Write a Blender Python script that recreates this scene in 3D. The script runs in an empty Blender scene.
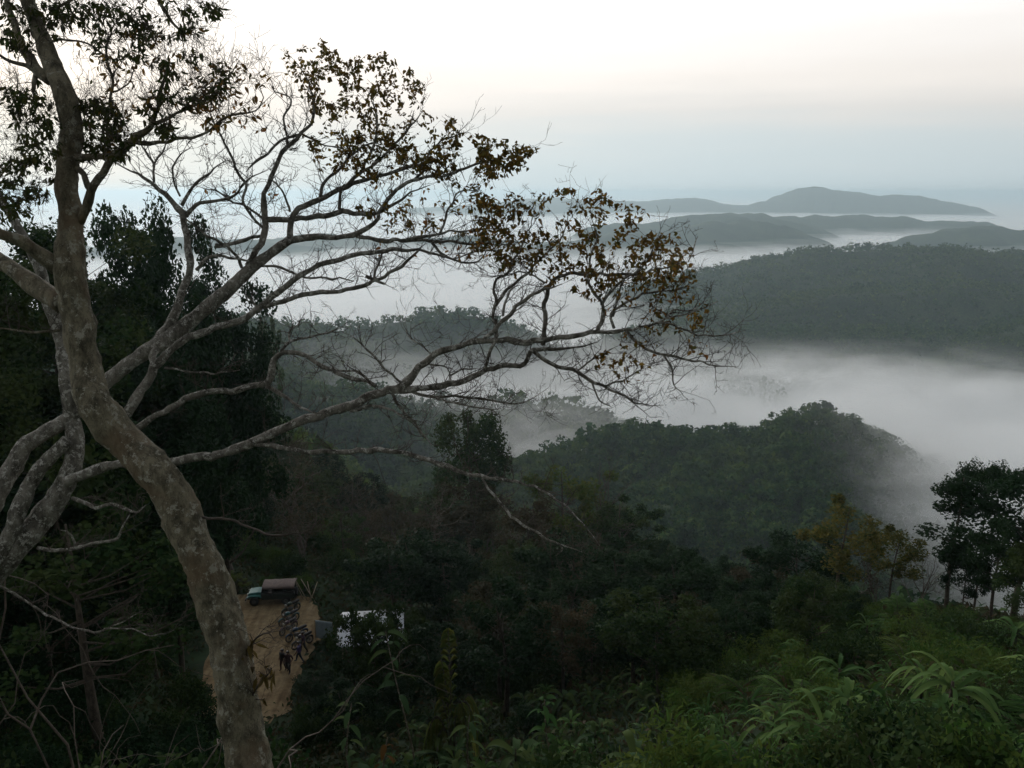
import bpy, bmesh, math, random
import numpy as np
from mathutils import Vector, Matrix
random.seed(7)
RNG = np.random.default_rng(7)
S = bpy.context.scene
COL = S.collection
pi = math.pi

# ---------------------------------------------------------------- camera
F = 852.0
PITCH = math.atan(192 / F)
cP, sP = math.cos(PITCH), math.sin(PITCH)
cam = bpy.data.cameras.new('camera'); cam.sensor_width = 36; cam.lens = F * 36 / 1024
cam.clip_start = 0.1; cam.clip_end = 60000
camo = bpy.data.objects.new('camera', cam); COL.objects.link(camo)
camo.rotation_euler = (pi / 2 - PITCH, 0, 0)
S.camera = camo

def at(px, py, d):
    u = -(py - 384) / F
    return Vector(((px - 512) / F * d, d * (cP + u * sP), d * (-sP + u * cP)))
def proj(P):
    P = np.asarray(P, float)
    x, y, z = P[..., 0], P[..., 1], P[..., 2]
    d = y * cP - z * sP
    u = y * sP + z * cP
    return 512 + F * x / d, 384 - F * u / d, d
def dir_at(px, py):
    return at(px, py, 1.0)

# ---------------------------------------------------------------- noise
_perm = np.random.default_rng(3).random((256, 256))
def vnoise(x, y, seed=0):
    x = np.asarray(x, float) + seed * 17.31; y = np.asarray(y, float) + seed * 9.77
    xi = np.floor(x).astype(int); yi = np.floor(y).astype(int)
    fx = x - xi; fy = y - yi
    fx = fx * fx * fx * (fx * (fx * 6 - 15) + 10); fy = fy * fy * fy * (fy * (fy * 6 - 15) + 10)
    g = lambda a, b: _perm[a & 255, b & 255]
    return (g(xi, yi) * (1 - fx) + g(xi + 1, yi) * fx) * (1 - fy) + (g(xi, yi + 1) * (1 - fx) + g(xi + 1, yi + 1) * fx) * fy
def fbm(x, y, seed=0, oct=4):
    s = 0; a = 1; t = 0
    for k in range(oct):
        s = s + a * vnoise(x * 2 ** k, y * 2 ** k, seed + k * 5); t += a; a *= .5
    return s / t * 2 - 1
def sstep(a, b, x):
    t = np.clip((x - a) / (b - a), 0, 1); return t * t * (3 - 2 * t)

# ---------------------------------------------------------------- helpers
def tag(o, label=None, cat=None, group=None, kind=None):
    if label: o['label'] = label
    if cat: o['category'] = cat
    if group: o['group'] = group
    if kind: o['kind'] = kind
    return o
def empty(name, loc, rz=0):
    o = bpy.data.objects.new(name, None); COL.objects.link(o)
    o.location = loc; o.rotation_euler = (0, 0, rz); o.empty_display_size = .3
    return o
def link(name, me, parent=None, world=False):
    o = bpy.data.objects.new(name, me); COL.objects.link(o)
    if parent is not None:
        o.parent = parent
        if world:
            o.matrix_parent_inverse = Matrix.Translation(-Vector(parent.location))
    return o
def np_mesh(name, V, Q, mats, smooth=False, midx=None):
    """mesh from an (N,3) vertex array and an (M,k) face array"""
    V = np.ascontiguousarray(V, np.float32); Q = np.ascontiguousarray(Q, np.int32)
    me = bpy.data.meshes.new(name)
    me.vertices.add(len(V)); me.vertices.foreach_set('co', V.ravel())
    m, k = Q.shape
    me.loops.add(m * k); me.loops.foreach_set('vertex_index', Q.ravel())
    me.polygons.add(m)
    me.polygons.foreach_set('loop_start', np.arange(0, m * k, k, dtype=np.int32))
    me.polygons.foreach_set('loop_total', np.full(m, k, np.int32))
    if smooth: me.polygons.foreach_set('use_smooth', np.ones(m, bool))
    for mt in (mats if isinstance(mats, (list, tuple)) else [mats]): me.materials.append(mt)
    if midx is not None: me.polygons.foreach_set('material_index', np.asarray(midx, np.int32))
    me.update(calc_edges=True); me.validate()
    return me
class MB:
    def __init__(s): s.v = []; s.f = []; s.mi = []; s.cur = 0
    def face(s, idx): s.f.append(idx); s.mi.append(s.cur)
    def tube(s, pts, rads, n=8, cap=True, wob=0.0):
        pts = [Vector(p) for p in pts]
        N = len(pts); base = len(s.v)
        up = Vector((.13, .2, 1)).normalized(); prev = None
        for i in range(N):
            t = (pts[min(i + 1, N - 1)] - pts[max(i - 1, 0)])
            if t.length < 1e-9: t = Vector((0, 0, 1))
            t.normalize()
            if prev is None:
                a = t.orthogonal().normalized()
            else:
                a = prev - t * prev.dot(t)
                a = a.normalized() if a.length > 1e-6 else t.orthogonal().normalized()
            prev = a; b = t.cross(a)
            for k in range(n):
                an = 2 * pi * k / n
                r = rads[i]
                if wob: r *= 1 + wob * (random.random() - .5)
                s.v.append(pts[i] + (a * math.cos(an) + b * math.sin(an)) * r)
        for i in range(N - 1):
            for k in range(n):
                k2 = (k + 1) % n
                s.face((base + i * n + k, base + i * n + k2, base + (i + 1) * n + k2, base + (i + 1) * n + k))
        if cap:
            s.face(tuple(base + k for k in range(n))[::-1]); s.face(tuple(base + (N - 1) * n + k for k in range(n)))
    def box(s, c, d, M=None, bev=0.0):
        """box with chamfered vertical-and-horizontal edges when bev is given"""
        cx, cy, cz = c; hx, hy, hz = d[0] / 2, d[1] / 2, d[2] / 2
        bm = bmesh.new(); bmesh.ops.create_cube(bm, size=1)
        for v in bm.verts: v.co = Vector((v.co.x * d[0], v.co.y * d[1], v.co.z * d[2]))
        if bev: bmesh.ops.bevel(bm, geom=list(bm.edges), offset=bev, segments=2, affect='EDGES', profile=.5)
        bm.verts.index_update(); base = len(s.v)
        for v in bm.verts:
            p = v.co.copy()
            if M is not None: p = M @ p
            s.v.append(p + Vector(c))
        for f in bm.faces: s.face(tuple(base + v.index for v in f.verts))
        bm.free()
    def prism(s, outline, y0, y1):
        """outline in (x,z) extruded along y"""
        b = len(s.v); n = len(outline)
        for y in (y0, y1):
            for (x, z) in outline: s.v.append(Vector((x, y, z)))
        s.face(tuple(range(b, b + n))); s.face(tuple(range(b + n, b + 2 * n))[::-1])
        for k in range(n):
            k2 = (k + 1) % n
            s.face((b + k2, b + k, b + n + k, b + n + k2))
    def mesh(s, name, mats, smooth=True):
        me = bpy.data.meshes.new(name)
        me.from_pydata([tuple(v) for v in s.v], [], s.f)
        for m in (mats if isinstance(mats, (list, tuple)) else [mats]): me.materials.append(m)
        me.polygons.foreach_set('material_index', np.asarray(s.mi, np.int32))
        if smooth: me.polygons.foreach_set('use_smooth', np.ones(len(me.polygons), bool))
        me.update()
        return me
    def build(s, name, mats, parent=None, smooth=True, world=False):
        return link(name, s.mesh(name, mats, smooth), parent, world)

def unit(a): return a / np.maximum(np.linalg.norm(a, axis=-1, keepdims=True), 1e-9)
def leaf_arrays(P, A, N, L, W, fold=.15):
    """pointed leaves, two quads each folded on the midrib"""
    A = unit(A); Sd = unit(np.cross(N, A)); Nn = np.cross(A, Sd)
    L = np.asarray(L)[:, None]; W = np.asarray(W)[:, None]
    up = Nn * W * fold
    base = P; tip = P + A * L - Nn * L * .12
    r1 = P + A * L * .28 + Sd * W * .46 + up; r2 = P + A * L * .62 + Sd * W * .38 + up
    l1 = P + A * L * .28 - Sd * W * .46 + up; l2 = P + A * L * .62 - Sd * W * .38 + up
    V = np.stack([base, r1, r2, tip, l2, l1], 1).reshape(-1, 3)
    k = np.arange(len(P))[:, None] * 6
    Q = np.concatenate([k + np.array([[0, 1, 2, 3]]), k + np.array([[0, 3, 4, 5]])], 0)
    return V, Q
def quad_arrays(P, A, N, L, W):
    A = unit(A); Sd = unit(np.cross(N, A)); Nn = np.cross(A, Sd)
    L = np.asarray(L)[:, None]; W = np.asarray(W)[:, None]
    V = np.stack([P - A * L / 2, P + Sd * W / 2 + Nn * W * .12, P + A * L / 2, P - Sd * W / 2 + Nn * W * .12], 1).reshape(-1, 3)
    Q = np.arange(len(P))[:, None] * 4 + np.array([[0, 1, 2, 3]])
    return V, Q
def rdirs(n, rng=RNG): return unit(rng.normal(size=(n, 3)))

# ---------------------------------------------------------------- materials
def newmat(name):
    m = bpy.data.materials.new(name); m.use_nodes = True
    nt = m.node_tree; nt.nodes.clear()
    out = nt.nodes.new('ShaderNodeOutputMaterial')
    return m, nt, out
def ramp(nt, fac, stops):
    r = nt.nodes.new('ShaderNodeValToRGB'); e = r.color_ramp.elements
    while len(e) < len(stops): e.new(.5)
    for i, (p, c) in enumerate(stops): e[i].position = p; e[i].color = (*c, 1)
    nt.links.new(fac, r.inputs[0]); return r.outputs[0]
def noise(nt, scale, detail=4, vec=None, rough=.6):
    n = nt.nodes.new('ShaderNodeTexNoise'); n.inputs['Scale'].default_value = scale
    n.inputs['Detail'].default_value = detail; n.inputs['Roughness'].default_value = rough
    if vec is None:
        t = nt.nodes.new('ShaderNodeTexCoord'); vec = t.outputs['Object']
    nt.links.new(vec, n.inputs['Vector']); return n.outputs['Fac']
def leafmat(name, cols, trans=.35, rough=.6, patch=None, nscale=.6, vary=0):
    m, nt, out = newmat(name)
    g = nt.nodes.new('ShaderNodeNewGeometry')
    oi = nt.nodes.new('ShaderNodeObjectInfo')
    n = len(cols)
    c = ramp(nt, g.outputs['Random Per Island'], [((i + .2) / n, cl) for i, cl in enumerate(cols)])
    hs = nt.nodes.new('ShaderNodeHueSaturation'); nt.links.new(c, hs.inputs['Color'])
    mr = nt.nodes.new('ShaderNodeMapRange'); nt.links.new(oi.outputs['Random'], mr.inputs[0])
    mr.inputs[3].default_value = .7; mr.inputs[4].default_value = 1.25
    nt.links.new(mr.outputs[0], hs.inputs['Value'])
    mr2 = nt.nodes.new('ShaderNodeMapRange'); nt.links.new(oi.outputs['Random'], mr2.inputs[0])
    mr2.inputs[3].default_value = .52; mr2.inputs[4].default_value = .485
    nt.links.new(mr2.outputs[0], hs.inputs['Hue'])
    c = hs.outputs[0]
    if patch is not None:
        f = noise(nt, nscale, 3)
        f = ramp(nt, f, [(.45, (0, 0, 0)), (.62, (1, 1, 1))])
        mx = nt.nodes.new('ShaderNodeMix'); mx.data_type = 'RGBA'
        nt.links.new(f, mx.inputs[0]); nt.links.new(c, mx.inputs[6]); mx.inputs[7].default_value = (*patch, 1)
        c = mx.outputs[2]
    if vary:
        fv = noise(nt, vary, 2)
        cv = ramp(nt, fv, [(.3, (.35, .42, .45)), (.48, (.9, .95, .9)), (.58, (1.25, 1.1, .85)), (.7, (1.9, 1.6, 1.15))])
        mv = nt.nodes.new('ShaderNodeMix'); mv.data_type = 'RGBA'; mv.blend_type = 'MULTIPLY'; mv.inputs[0].default_value = 1
        nt.links.new(c, mv.inputs[6]); nt.links.new(cv, mv.inputs[7]); c = mv.outputs[2]
    p = nt.nodes.new('ShaderNodeBsdfPrincipled'); p.inputs['Roughness'].default_value = rough
    p.inputs['Specular IOR Level'].default_value = .025
    nt.links.new(c, p.inputs['Base Color'])
    t = nt.nodes.new('ShaderNodeBsdfTranslucent'); nt.links.new(c, t.inputs['Color'])
    ms = nt.nodes.new('ShaderNodeMixShader'); ms.inputs[0].default_value = trans
    nt.links.new(p.outputs[0], ms.inputs[1]); nt.links.new(t.outputs[0], ms.inputs[2])
    nt.links.new(ms.outputs[0], out.inputs['Surface'])
    return m
def barkmat(name, c1, c2, lichen, lscale=6, lamt=.55, third=None, bump=.6):
    m, nt, out = newmat(name)
    tc = nt.nodes.new('ShaderNodeTexCoord')
    mp = nt.nodes.new('ShaderNodeMapping'); mp.inputs['Scale'].default_value = (1, 1, .45)
    nt.links.new(tc.outputs['Object'], mp.inputs[0])
    f = noise(nt, 8, 8, mp.outputs[0], .72)
    c = ramp(nt, f, [(.38, c1), (.6, c2)])
    vo = nt.nodes.new('ShaderNodeTexVoronoi'); vo.feature = 'DISTANCE_TO_EDGE'; vo.inputs['Scale'].default_value = 13
    dm = nt.nodes.new('ShaderNodeVectorMath'); dm.operation = 'ADD'; nn_ = nt.nodes.new('ShaderNodeTexNoise'); nn_.inputs['Scale'].default_value = 6; nn_.inputs['Detail'].default_value = 4
    sc_ = nt.nodes.new('ShaderNodeVectorMath'); sc_.operation = 'SCALE'; sc_.inputs['Scale'].default_value = .5
    nt.links.new(mp.outputs[0], nn_.inputs['Vector']); nt.links.new(nn_.outputs['Color'], sc_.inputs[0]); nt.links.new(mp.outputs[0], dm.inputs[0]); nt.links.new(sc_.outputs[0], dm.inputs[1]); nt.links.new(dm.outputs[0], vo.inputs['Vector'])
    ck = ramp(nt, vo.outputs['Distance'], [(.0, (.4, .38, .36)), (.045, (1, 1, 1))])
    mc = nt.nodes.new('ShaderNodeMix'); mc.data_type = 'RGBA'; mc.blend_type = 'MULTIPLY'; mc.inputs[0].default_value = .8
    nt.links.new(c, mc.inputs[6]); nt.links.new(ck, mc.inputs[7]); c = mc.outputs[2]
    if third is not None:
        f3 = noise(nt, 2.1, 4, tc.outputs['Object'])
        f3 = ramp(nt, f3, [(.5, (0, 0, 0)), (.75, (1, 1, 1))])
        mx = nt.nodes.new('ShaderNodeMix'); mx.data_type = 'RGBA'
        nt.links.new(f3, mx.inputs[0]); nt.links.new(c, mx.inputs[6]); mx.inputs[7].default_value = (*third, 1)
        c = mx.outputs[2]
    f2 = noise(nt, lscale, 9, tc.outputs['Object'], .78)
    f2 = ramp(nt, f2, [(lamt - .02, (0, 0, 0)), (lamt + .02, (1, 1, 1))])
    mx = nt.nodes.new('ShaderNodeMix'); mx.data_type = 'RGBA'
    nt.links.new(f2, mx.inputs[0]); nt.links.new(c, mx.inputs[6]); mx.inputs[7].default_value = (*lichen, 1)
    p = nt.nodes.new('ShaderNodeBsdfPrincipled'); p.inputs['Roughness'].default_value = .85
    p.inputs['Specular IOR Level'].default_value = .2
    nt.links.new(mx.outputs[2], p.inputs['Base Color'])
    b = nt.nodes.new('ShaderNodeBump'); b.inputs['Strength'].default_value = bump; b.inputs['Distance'].default_value = .03
    fb = noise(nt, 22, 6, mp.outputs[0], .7); nt.links.new(fb, b.inputs['Height'])
    nt.links.new(b.outputs[0], p.inputs['Normal'])
    nt.links.new(p.outputs[0], out.inputs['Surface'])
    return m
def plain(name, c, rough=.6, c2=None, scale=8, metal=0, coat=0):
    m, nt, out = newmat(name)
    p = nt.nodes.new('ShaderNodeBsdfPrincipled'); p.inputs['Roughness'].default_value = rough
    p.inputs['Metallic'].default_value = metal
    f = noise(nt, scale, 5)
    c2 = c2 or tuple(x * .7 for x in c)
    nt.links.new(ramp(nt, f, [(.35, c2), (.65, c)]), p.inputs['Base Color'])
    nt.links.new(p.outputs[0], out.inputs['Surface'])
    return m

M_moss = barkmat('mossy_bark', (.05, .046, .03), (.20, .18, .125), (.27, .265, .215), 8, .57, (.14, .10, .062), 1.0)
M_pale = barkmat('lichen_bark', (.05, .048, .038), (.21, .20, .17), (.36, .36, .325), 13, .55, None, 1.0)
M_twig = barkmat('twig_bark', (.035, .028, .022), (.075, .062, .05), (.12, .11, .10), 14, .64)
M_dark = barkmat('dark_bark', (.035, .03, .022), (.09, .075, .055), (.16, .155, .13), 6, .63)
M_greytwig = barkmat('grey_brown_twig', (.06, .05, .04), (.12, .10, .08), (.16, .14, .12), 6, .62)
M_brownleaf = leafmat('browning_leaf', [(.11, .072, .026), (.21, .105, .03), (.085, .085, .028), (.27, .15, .035), (.07, .08, .028), (.15, .078, .027)], .55)
M_darkleaf = leafmat('dark_green_leaf', [(.04, .055, .02), (.06, .075, .025), (.05, .07, .02), (.08, .075, .025)], .5)
M_green = leafmat('forest_leaf', [(.016, .040, .014), (.026, .056, .016), (.02, .045, .016), (.038, .066, .018)], .3, patch=(.042, .06, .018), nscale=.25)
M_deep = leafmat('deep_forest_leaf', [(.012, .030, .013), (.018, .042, .016), (.015, .034, .013)], .25)
M_yellow = leafmat('yellowing_leaf', [(.13, .115, .028), (.09, .10, .026), (.165, .13, .03), (.055, .075, .022)], .4)
M_lime = leafmat('yellow_green_leaf', [(.11, .15, .03), (.085, .125, .03), (.15, .16, .04)], .45)
M_olive = leafmat('olive_brown_leaf', [(.05, .045, .022), (.04, .042, .02), (.065, .052, .028)], .3)
M_shrub = leafmat('shrub_leaf', [(.036, .084, .018), (.055, .112, .02), (.04, .085, .022), (.075, .115, .024)], .4, patch=(.09, .125, .028), nscale=.5)
M_frond = leafmat('frond_leaf', [(.07, .145, .04), (.09, .165, .045), (.055, .115, .035)], .4)
M_bigleaf = leafmat('big_leaf', [(.05, .095, .036), (.04, .078, .032), (.065, .10, .03)], .3)
M_blade = leafmat('blade_leaf', [(.085, .16, .05), (.11, .175, .05), (.065, .13, .04)], .4)
M_dryleaf = leafmat('dry_leaf', [(.085, .062, .022), (.11, .08, .024), (.06, .042, .018)], .35)
M_orange = leafmat('orange_leaf', [(.15, .055, .018), (.10, .06, .02), (.05, .065, .022)], .35)

# ---------------------------------------------------------------- terrain
AZ = np.radians([-180, -100, -60, -31, -17, -5, 8, 20, 31, 60, 100, 180])
RR = np.array([0, 4, 7.5, 10, 15, 25, 35, 45, 56, 70, 85, 110, 150, 200, 300, 450, 650, 900, 1200])
TB = {
 -180: [-2, -2, -2, -2, -2, -3, -4, -6, -9, -14, -20, -28, -40, -60, -90, -120, -150, -180, -200],
 -100: [-2, -2.6, -3.5, -4, -5, -7, -9, -11, -13, -16, -20, -26, -38, -52, -78, -110, -145, -180, -200],
 -60: [-2, -3.8, -5.8, -7.8, -10, -13, -15, -16, -17, -19, -22, -27, -37, -48, -72, -95, -140, -180, -200],
 -31: [-2, -4, -6.8, -9, -12.5, -16.5, -18, -19, -21, -23.5, -27, -33, -42, -52, -75, -105, -150, -185, -200],
 -17: [-2, -4, -6.8, -9, -13, -20, -26, -32, -33, -33, -35, -39, -47, -60, -90, -130, -175, -195, -200],
 -5: [-2, -4, -6.9, -9.2, -13.5, -20.5, -26, -30, -33, -36, -40, -49, -68, -92, -130, -170, -195, -200, -200],
 8: [-2, -4, -6.9, -9.2, -13, -19.5, -24, -28, -31.5, -36, -42, -55, -76, -104, -146, -182, -200, -200, -200],
 20: [-2, -4, -6.5, -8.5, -11.5, -16.5, -20.8, -24.5, -28.5, -35, -44, -58, -80, -108, -152, -186, -200, -200, -200],
 31: [-2, -3.9, -6.2, -8, -10.5, -14.5, -18, -21.5, -26, -33.5, -43, -57, -79, -108, -152, -186, -200, -200, -200],
 60: [-2, -3.6, -5.5, -7, -9, -12, -15, -18, -22, -28, -36, -48, -68, -92, -132, -170, -200, -200, -200],
 100: [-2, -2.6, -3.5, -4, -5, -8, -11, -14, -17, -22, -28, -38, -56, -78, -115, -155, -190, -200, -200],
 180: [-2, -2, -2, -2, -2, -3, -4, -6, -9, -14, -20, -28, -40, -60, -90, -120, -150, -180, -200]}
TAB = np.array([TB[k] for k in (-180, -100, -60, -31, -17, -5, 8, 20, 31, 60, 100, 180)], float)

def ridge(pts, slope, w, gully=18, seed=0, gs=70.0):
    P = np.array([list(at(px, py, d * (1.1 if d > 4000 else 1.0))) for px, py, d in pts]); P[:, 2] -= 0 if P[0, 1] > 1800 else (7.0 if P[0, 1] < 440 else 5.0)
    return dict(P=P, s=slope, w=w, g=gully, seed=seed, gs=gs)
RIDGES = [
 # left hills
 ridge([(-150, 300, 320), (60, 315, 380), (170, 322, 520), (215, 320, 620), (262, 316, 700), (292, 326, 720)], .55, 25, 22, 1),
 ridge([(230, 330, 860), (300, 328, 860), (345, 325, 850), (380, 319, 840), (430, 315, 830), (468, 314, 825), (486, 324, 820)], .5, 18, 14, 2),
 ridge([(160, 400, 330), (230, 392, 380), (300, 388, 440), (345, 384, 470), (385, 394, 480), (410, 410, 485)], .6, 15, 12, 3),
 ridge([(400, 412, 520), (440, 405, 545), (500, 402, 550), (560, 408, 540), (605, 425, 520), (630, 450, 500)], .5, 15, 10, 4),
 # hill right of centre
 ridge([(455, 482, 330), (500, 462, 370), (560, 450, 400), (600, 433, 420), (640, 427, 428), (690, 430, 432), (735, 437, 432), (770, 430, 430), (800, 416, 428), (828, 411, 425), (852, 417, 422), (880, 436, 415), (908, 462, 405), (940, 505, 390)], .62, 14, 26, 5, 60),
 ridge([(735, 430, 432), (700, 475, 360), (660, 530, 290)], .62, 14, 14, 6, 60),
 ridge([(828, 411, 425), (790, 470, 350), (760, 530, 290)], .62, 14, 14, 7, 60),
 # big hill on the right
 ridge([(640, 310, 1220), (690, 285, 1280), (735, 267, 1310), (790, 254, 1330), (850, 247, 1340), (900, 247, 1340), (960, 250, 1330), (1040, 252, 1320), (1200, 262, 1300)], .21, 40, 52, 8, 190),
 ridge([(720, 320, 960), (780, 302, 1000), (830, 293, 1030), (880, 289, 1040), (930, 291, 1030), (985, 288, 1020), (1040, 285, 1010), (1150, 290, 1000)], .20, 24, 50, 9, 140),
 ridge([(960, 345, 790), (1000, 330, 800), (1040, 318, 800), (1150, 312, 790)], .35, 25, 30, 10, 120),
 ridge([(700, 352, 830), (790, 342, 850), (880, 335, 860), (960, 338, 840)], .17, 25, 18, 11, 120),
 # receding ridges
 ridge([(560, 240, 2300), (640, 232, 2400), (690, 225, 2450), (740, 220, 2500), (775, 224, 2500), (815, 236, 2450)], .34, 40, 60, 12, 300),
 ridge([(760, 217, 3300), (830, 213, 3400), (900, 216, 3400), (960, 221, 3300)], .34, 40, 60, 13, 300),
 ridge([(890, 240, 2300), (930, 234, 2350), (975, 227, 2400), (1010, 229, 2400), (1080, 232, 2400)], .34, 40, 60, 14, 300),
 ridge([(150, 240, 2300), (260, 236, 2400), (330, 233, 2500), (400, 240, 2500), (470, 234, 2450), (540, 246, 2400)], .22, 60, 60, 15, 300),
 ridge([(590, 228, 2900), (640, 222, 2950), (700, 216, 3000), (760, 214, 3000), (800, 222, 2950)], .36, 40, 70, 18, 260),
 ridge([(440, 208, 5200), (520, 202, 5200), (570, 199, 5300), (640, 201, 5300), (690, 198, 5300), (740, 206, 5300)], .2, 100, 90, 16, 600),
 ridge([(735, 208, 5000), (765, 201, 5050), (783, 194, 5100), (797, 188, 5100), (812, 187, 5100), (840, 190, 5100), (880, 194, 5050), (920, 197, 5000), (960, 203, 4950), (985, 208, 4900), (1000, 216, 4850)], .34, 60, 70, 17, 500),
]
def dseg(x, y, P):
    best = np.full(x.shape, 1e12); bz = np.zeros_like(x)
    for a, b in zip(P[:-1], P[1:]):
        dx, dy = b[0] - a[0], b[1] - a[1]
        t = np.clip(((x - a[0]) * dx + (y - a[1]) * dy) / (dx * dx + dy * dy), 0, 1)
        d = np.hypot(x - a[0] - t * dx, y - a[1] - t * dy)
        z = a[2] + t * (b[2] - a[2])
        m = d < best
        best = np.where(m, d, best); bz = np.where(m, z, bz)
    return best, bz
CLEAR_Z = -33.0
def terrain(x, y, detail=True):
    x = np.atleast_1d(np.asarray(x, float)); y = np.atleast_1d(np.asarray(y, float))
    r = np.hypot(x, y); a = np.arctan2(x, y)
    ai = np.clip(np.searchsorted(AZ, a) - 1, 0, len(AZ) - 2); fa = (a - AZ[ai]) / (AZ[ai + 1] - AZ[ai])
    fa = fa * fa * (3 - 2 * fa)
    rc = np.clip(r, 0, RR[-1]); ri = np.clip(np.searchsorted(RR, rc) - 1, 0, len(RR) - 2); fr = (rc - RR[ri]) / (RR[ri + 1] - RR[ri])
    g = lambda i, j: TAB[i, j]
    z = (g(ai, ri) * (1 - fr) + g(ai, ri + 1) * fr) * (1 - fa) + (g(ai + 1, ri) * (1 - fr) + g(ai + 1, ri + 1) * fr) * fa
    z = z + fbm(x / 14, y / 14, 31) * np.clip(r / 40, 0.1, 1) * .9
    z = z + fbm(x / 60, y / 60, 32) * np.clip((r - 60) / 100, 0, 1) * 8
    for R in RIDGES:
        zmax = R['P'][:, 2].max()
        d, bz = dseg(x, y, R['P'])
        gn = fbm(x / R['gs'], y / R['gs'], R['seed'] * 3, 4)
        gu = np.abs(fbm(x / R['gs'] * 1.3, y / R['gs'] * 1.3, R['seed'] * 3 + 50, 3))
        k = np.clip(d / (R['w'] * 3), 0, 1)
        h = bz - R['s'] * (np.sqrt(d * d + R['w'] ** 2) - R['w']) + k * (gn * R['g'] * .9 - (.35 - gu) * R['g'] * .5)
        kk = 6.0
        t = np.clip(.5 + (h - z) / (2 * kk), 0, 1)
        z = z * (1 - t) + h * t + kk * t * (1 - t) * .6
    m = 1 - sstep(.75, 1.35, np.sqrt(((x + 20.5) / 10.5) ** 2 + ((y - 57.5) / 13) ** 2))
    z = z * (1 - m) + CLEAR_Z * m
    return np.maximum(z, -200)
_gx = np.arange(-140, 140.5, .5); _gy = np.arange(-12, 190.5, .5)
_GX, _GY = np.meshgrid(_gx, _gy); _GZ = terrain(_GX.ravel(), _GY.ravel()).reshape(_GX.shape)
def tz(x, y):
    fx = (x + 140) / .5; fy = (y + 12) / .5
    if 0 <= fx < len(_gx) - 1 and 0 <= fy < len(_gy) - 1:
        i, j = int(fx), int(fy); u, v = fx - i, fy - j
        return float((_GZ[j, i] * (1 - u) + _GZ[j, i + 1] * u) * (1 - v) + (_GZ[j + 1, i] * (1 - u) + _GZ[j + 1, i + 1] * u) * v)
    return float(terrain(x, y)[0])

def build_ground():
    az = np.concatenate([np.linspace(-180, -70, 40, endpoint=False), np.linspace(-70, -38, 130, endpoint=False),
                         np.linspace(-38, 38, 900, endpoint=False), np.linspace(38, 70, 130, endpoint=False), np.linspace(70, 180, 40, endpoint=False)])
    az = np.radians(az)
    r = np.concatenate([[.05], np.geomspace(1.2, 1600, 430), np.geomspace(1640, 30000, 110)])
    A, R = np.meshgrid(az, r)
    X = R * np.sin(A); Y = R * np.cos(A)
    Z = terrain(X.ravel(), Y.ravel()).reshape(X.shape)
    # forest-canopy relief on the far slopes
    far = np.clip((R - 90) / 150, 0, 1) * np.clip((Z + 199.5) / 3, 0, 1)
    sc = np.clip(R / 100, 5, 22)
    Z = Z + far * (fbm(X / 7, Y / 7, 71, 3) * 2.2 * (R < 1700) + fbm(X / 30, Y / 30, 72, 4) * 4 + (R > 1500) * fbm(X / 130, Y / 130, 73, 4) * 12)
    Z = np.maximum(Z, -200)
    nr, na = X.shape
    V = np.stack([X, Y, Z], -1).reshape(-1, 3)
    i = np.arange(nr - 1)[:, None] * na; j = np.arange(na)[None, :]; j2 = (j + 1) % na
    Q = np.stack([i + j, i + j2, i + na + j2, i + na + j], -1).reshape(-1, 4)
    m, nt, out = newmat('forest_floor')
    p = nt.nodes.new('ShaderNodeBsdfPrincipled'); p.inputs['Roughness'].default_value = .9; p.inputs['Specular IOR Level'].default_value = .1
    geo = nt.nodes.new('ShaderNodeNewGeometry')
    f1 = noise(nt, .022, 6, geo.outputs['Position']); c1 = ramp(nt, f1, [(.35, (.016, .036, .016)), (.52, (.028, .054, .02)), (.68, (.05, .074, .026))])
    f2 = noise(nt, .45, 5, geo.outputs['Position']); c2 = ramp(nt, f2, [(.35, (.45, .45, .45)), (.65, (1.15, 1.15, 1.1))])
    mx = nt.nodes.new('ShaderNodeMix'); mx.data_type = 'RGBA'; mx.blend_type = 'MULTIPLY'; mx.inputs[0].default_value = 1
    nt.links.new(c1, mx.inputs[6]); nt.links.new(c2, mx.inputs[7])
    nt.links.new(mx.outputs[2], p.inputs['Base Color']); nt.links.new(p.outputs[0], out.inputs['Surface'])
    o = link('ground', np_mesh('ground', V, Q, m, True)); tag(o, 'steep forested hillside and the wooded ridges rolling to the horizon', 'ground', kind='structure')
build_ground()

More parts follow.
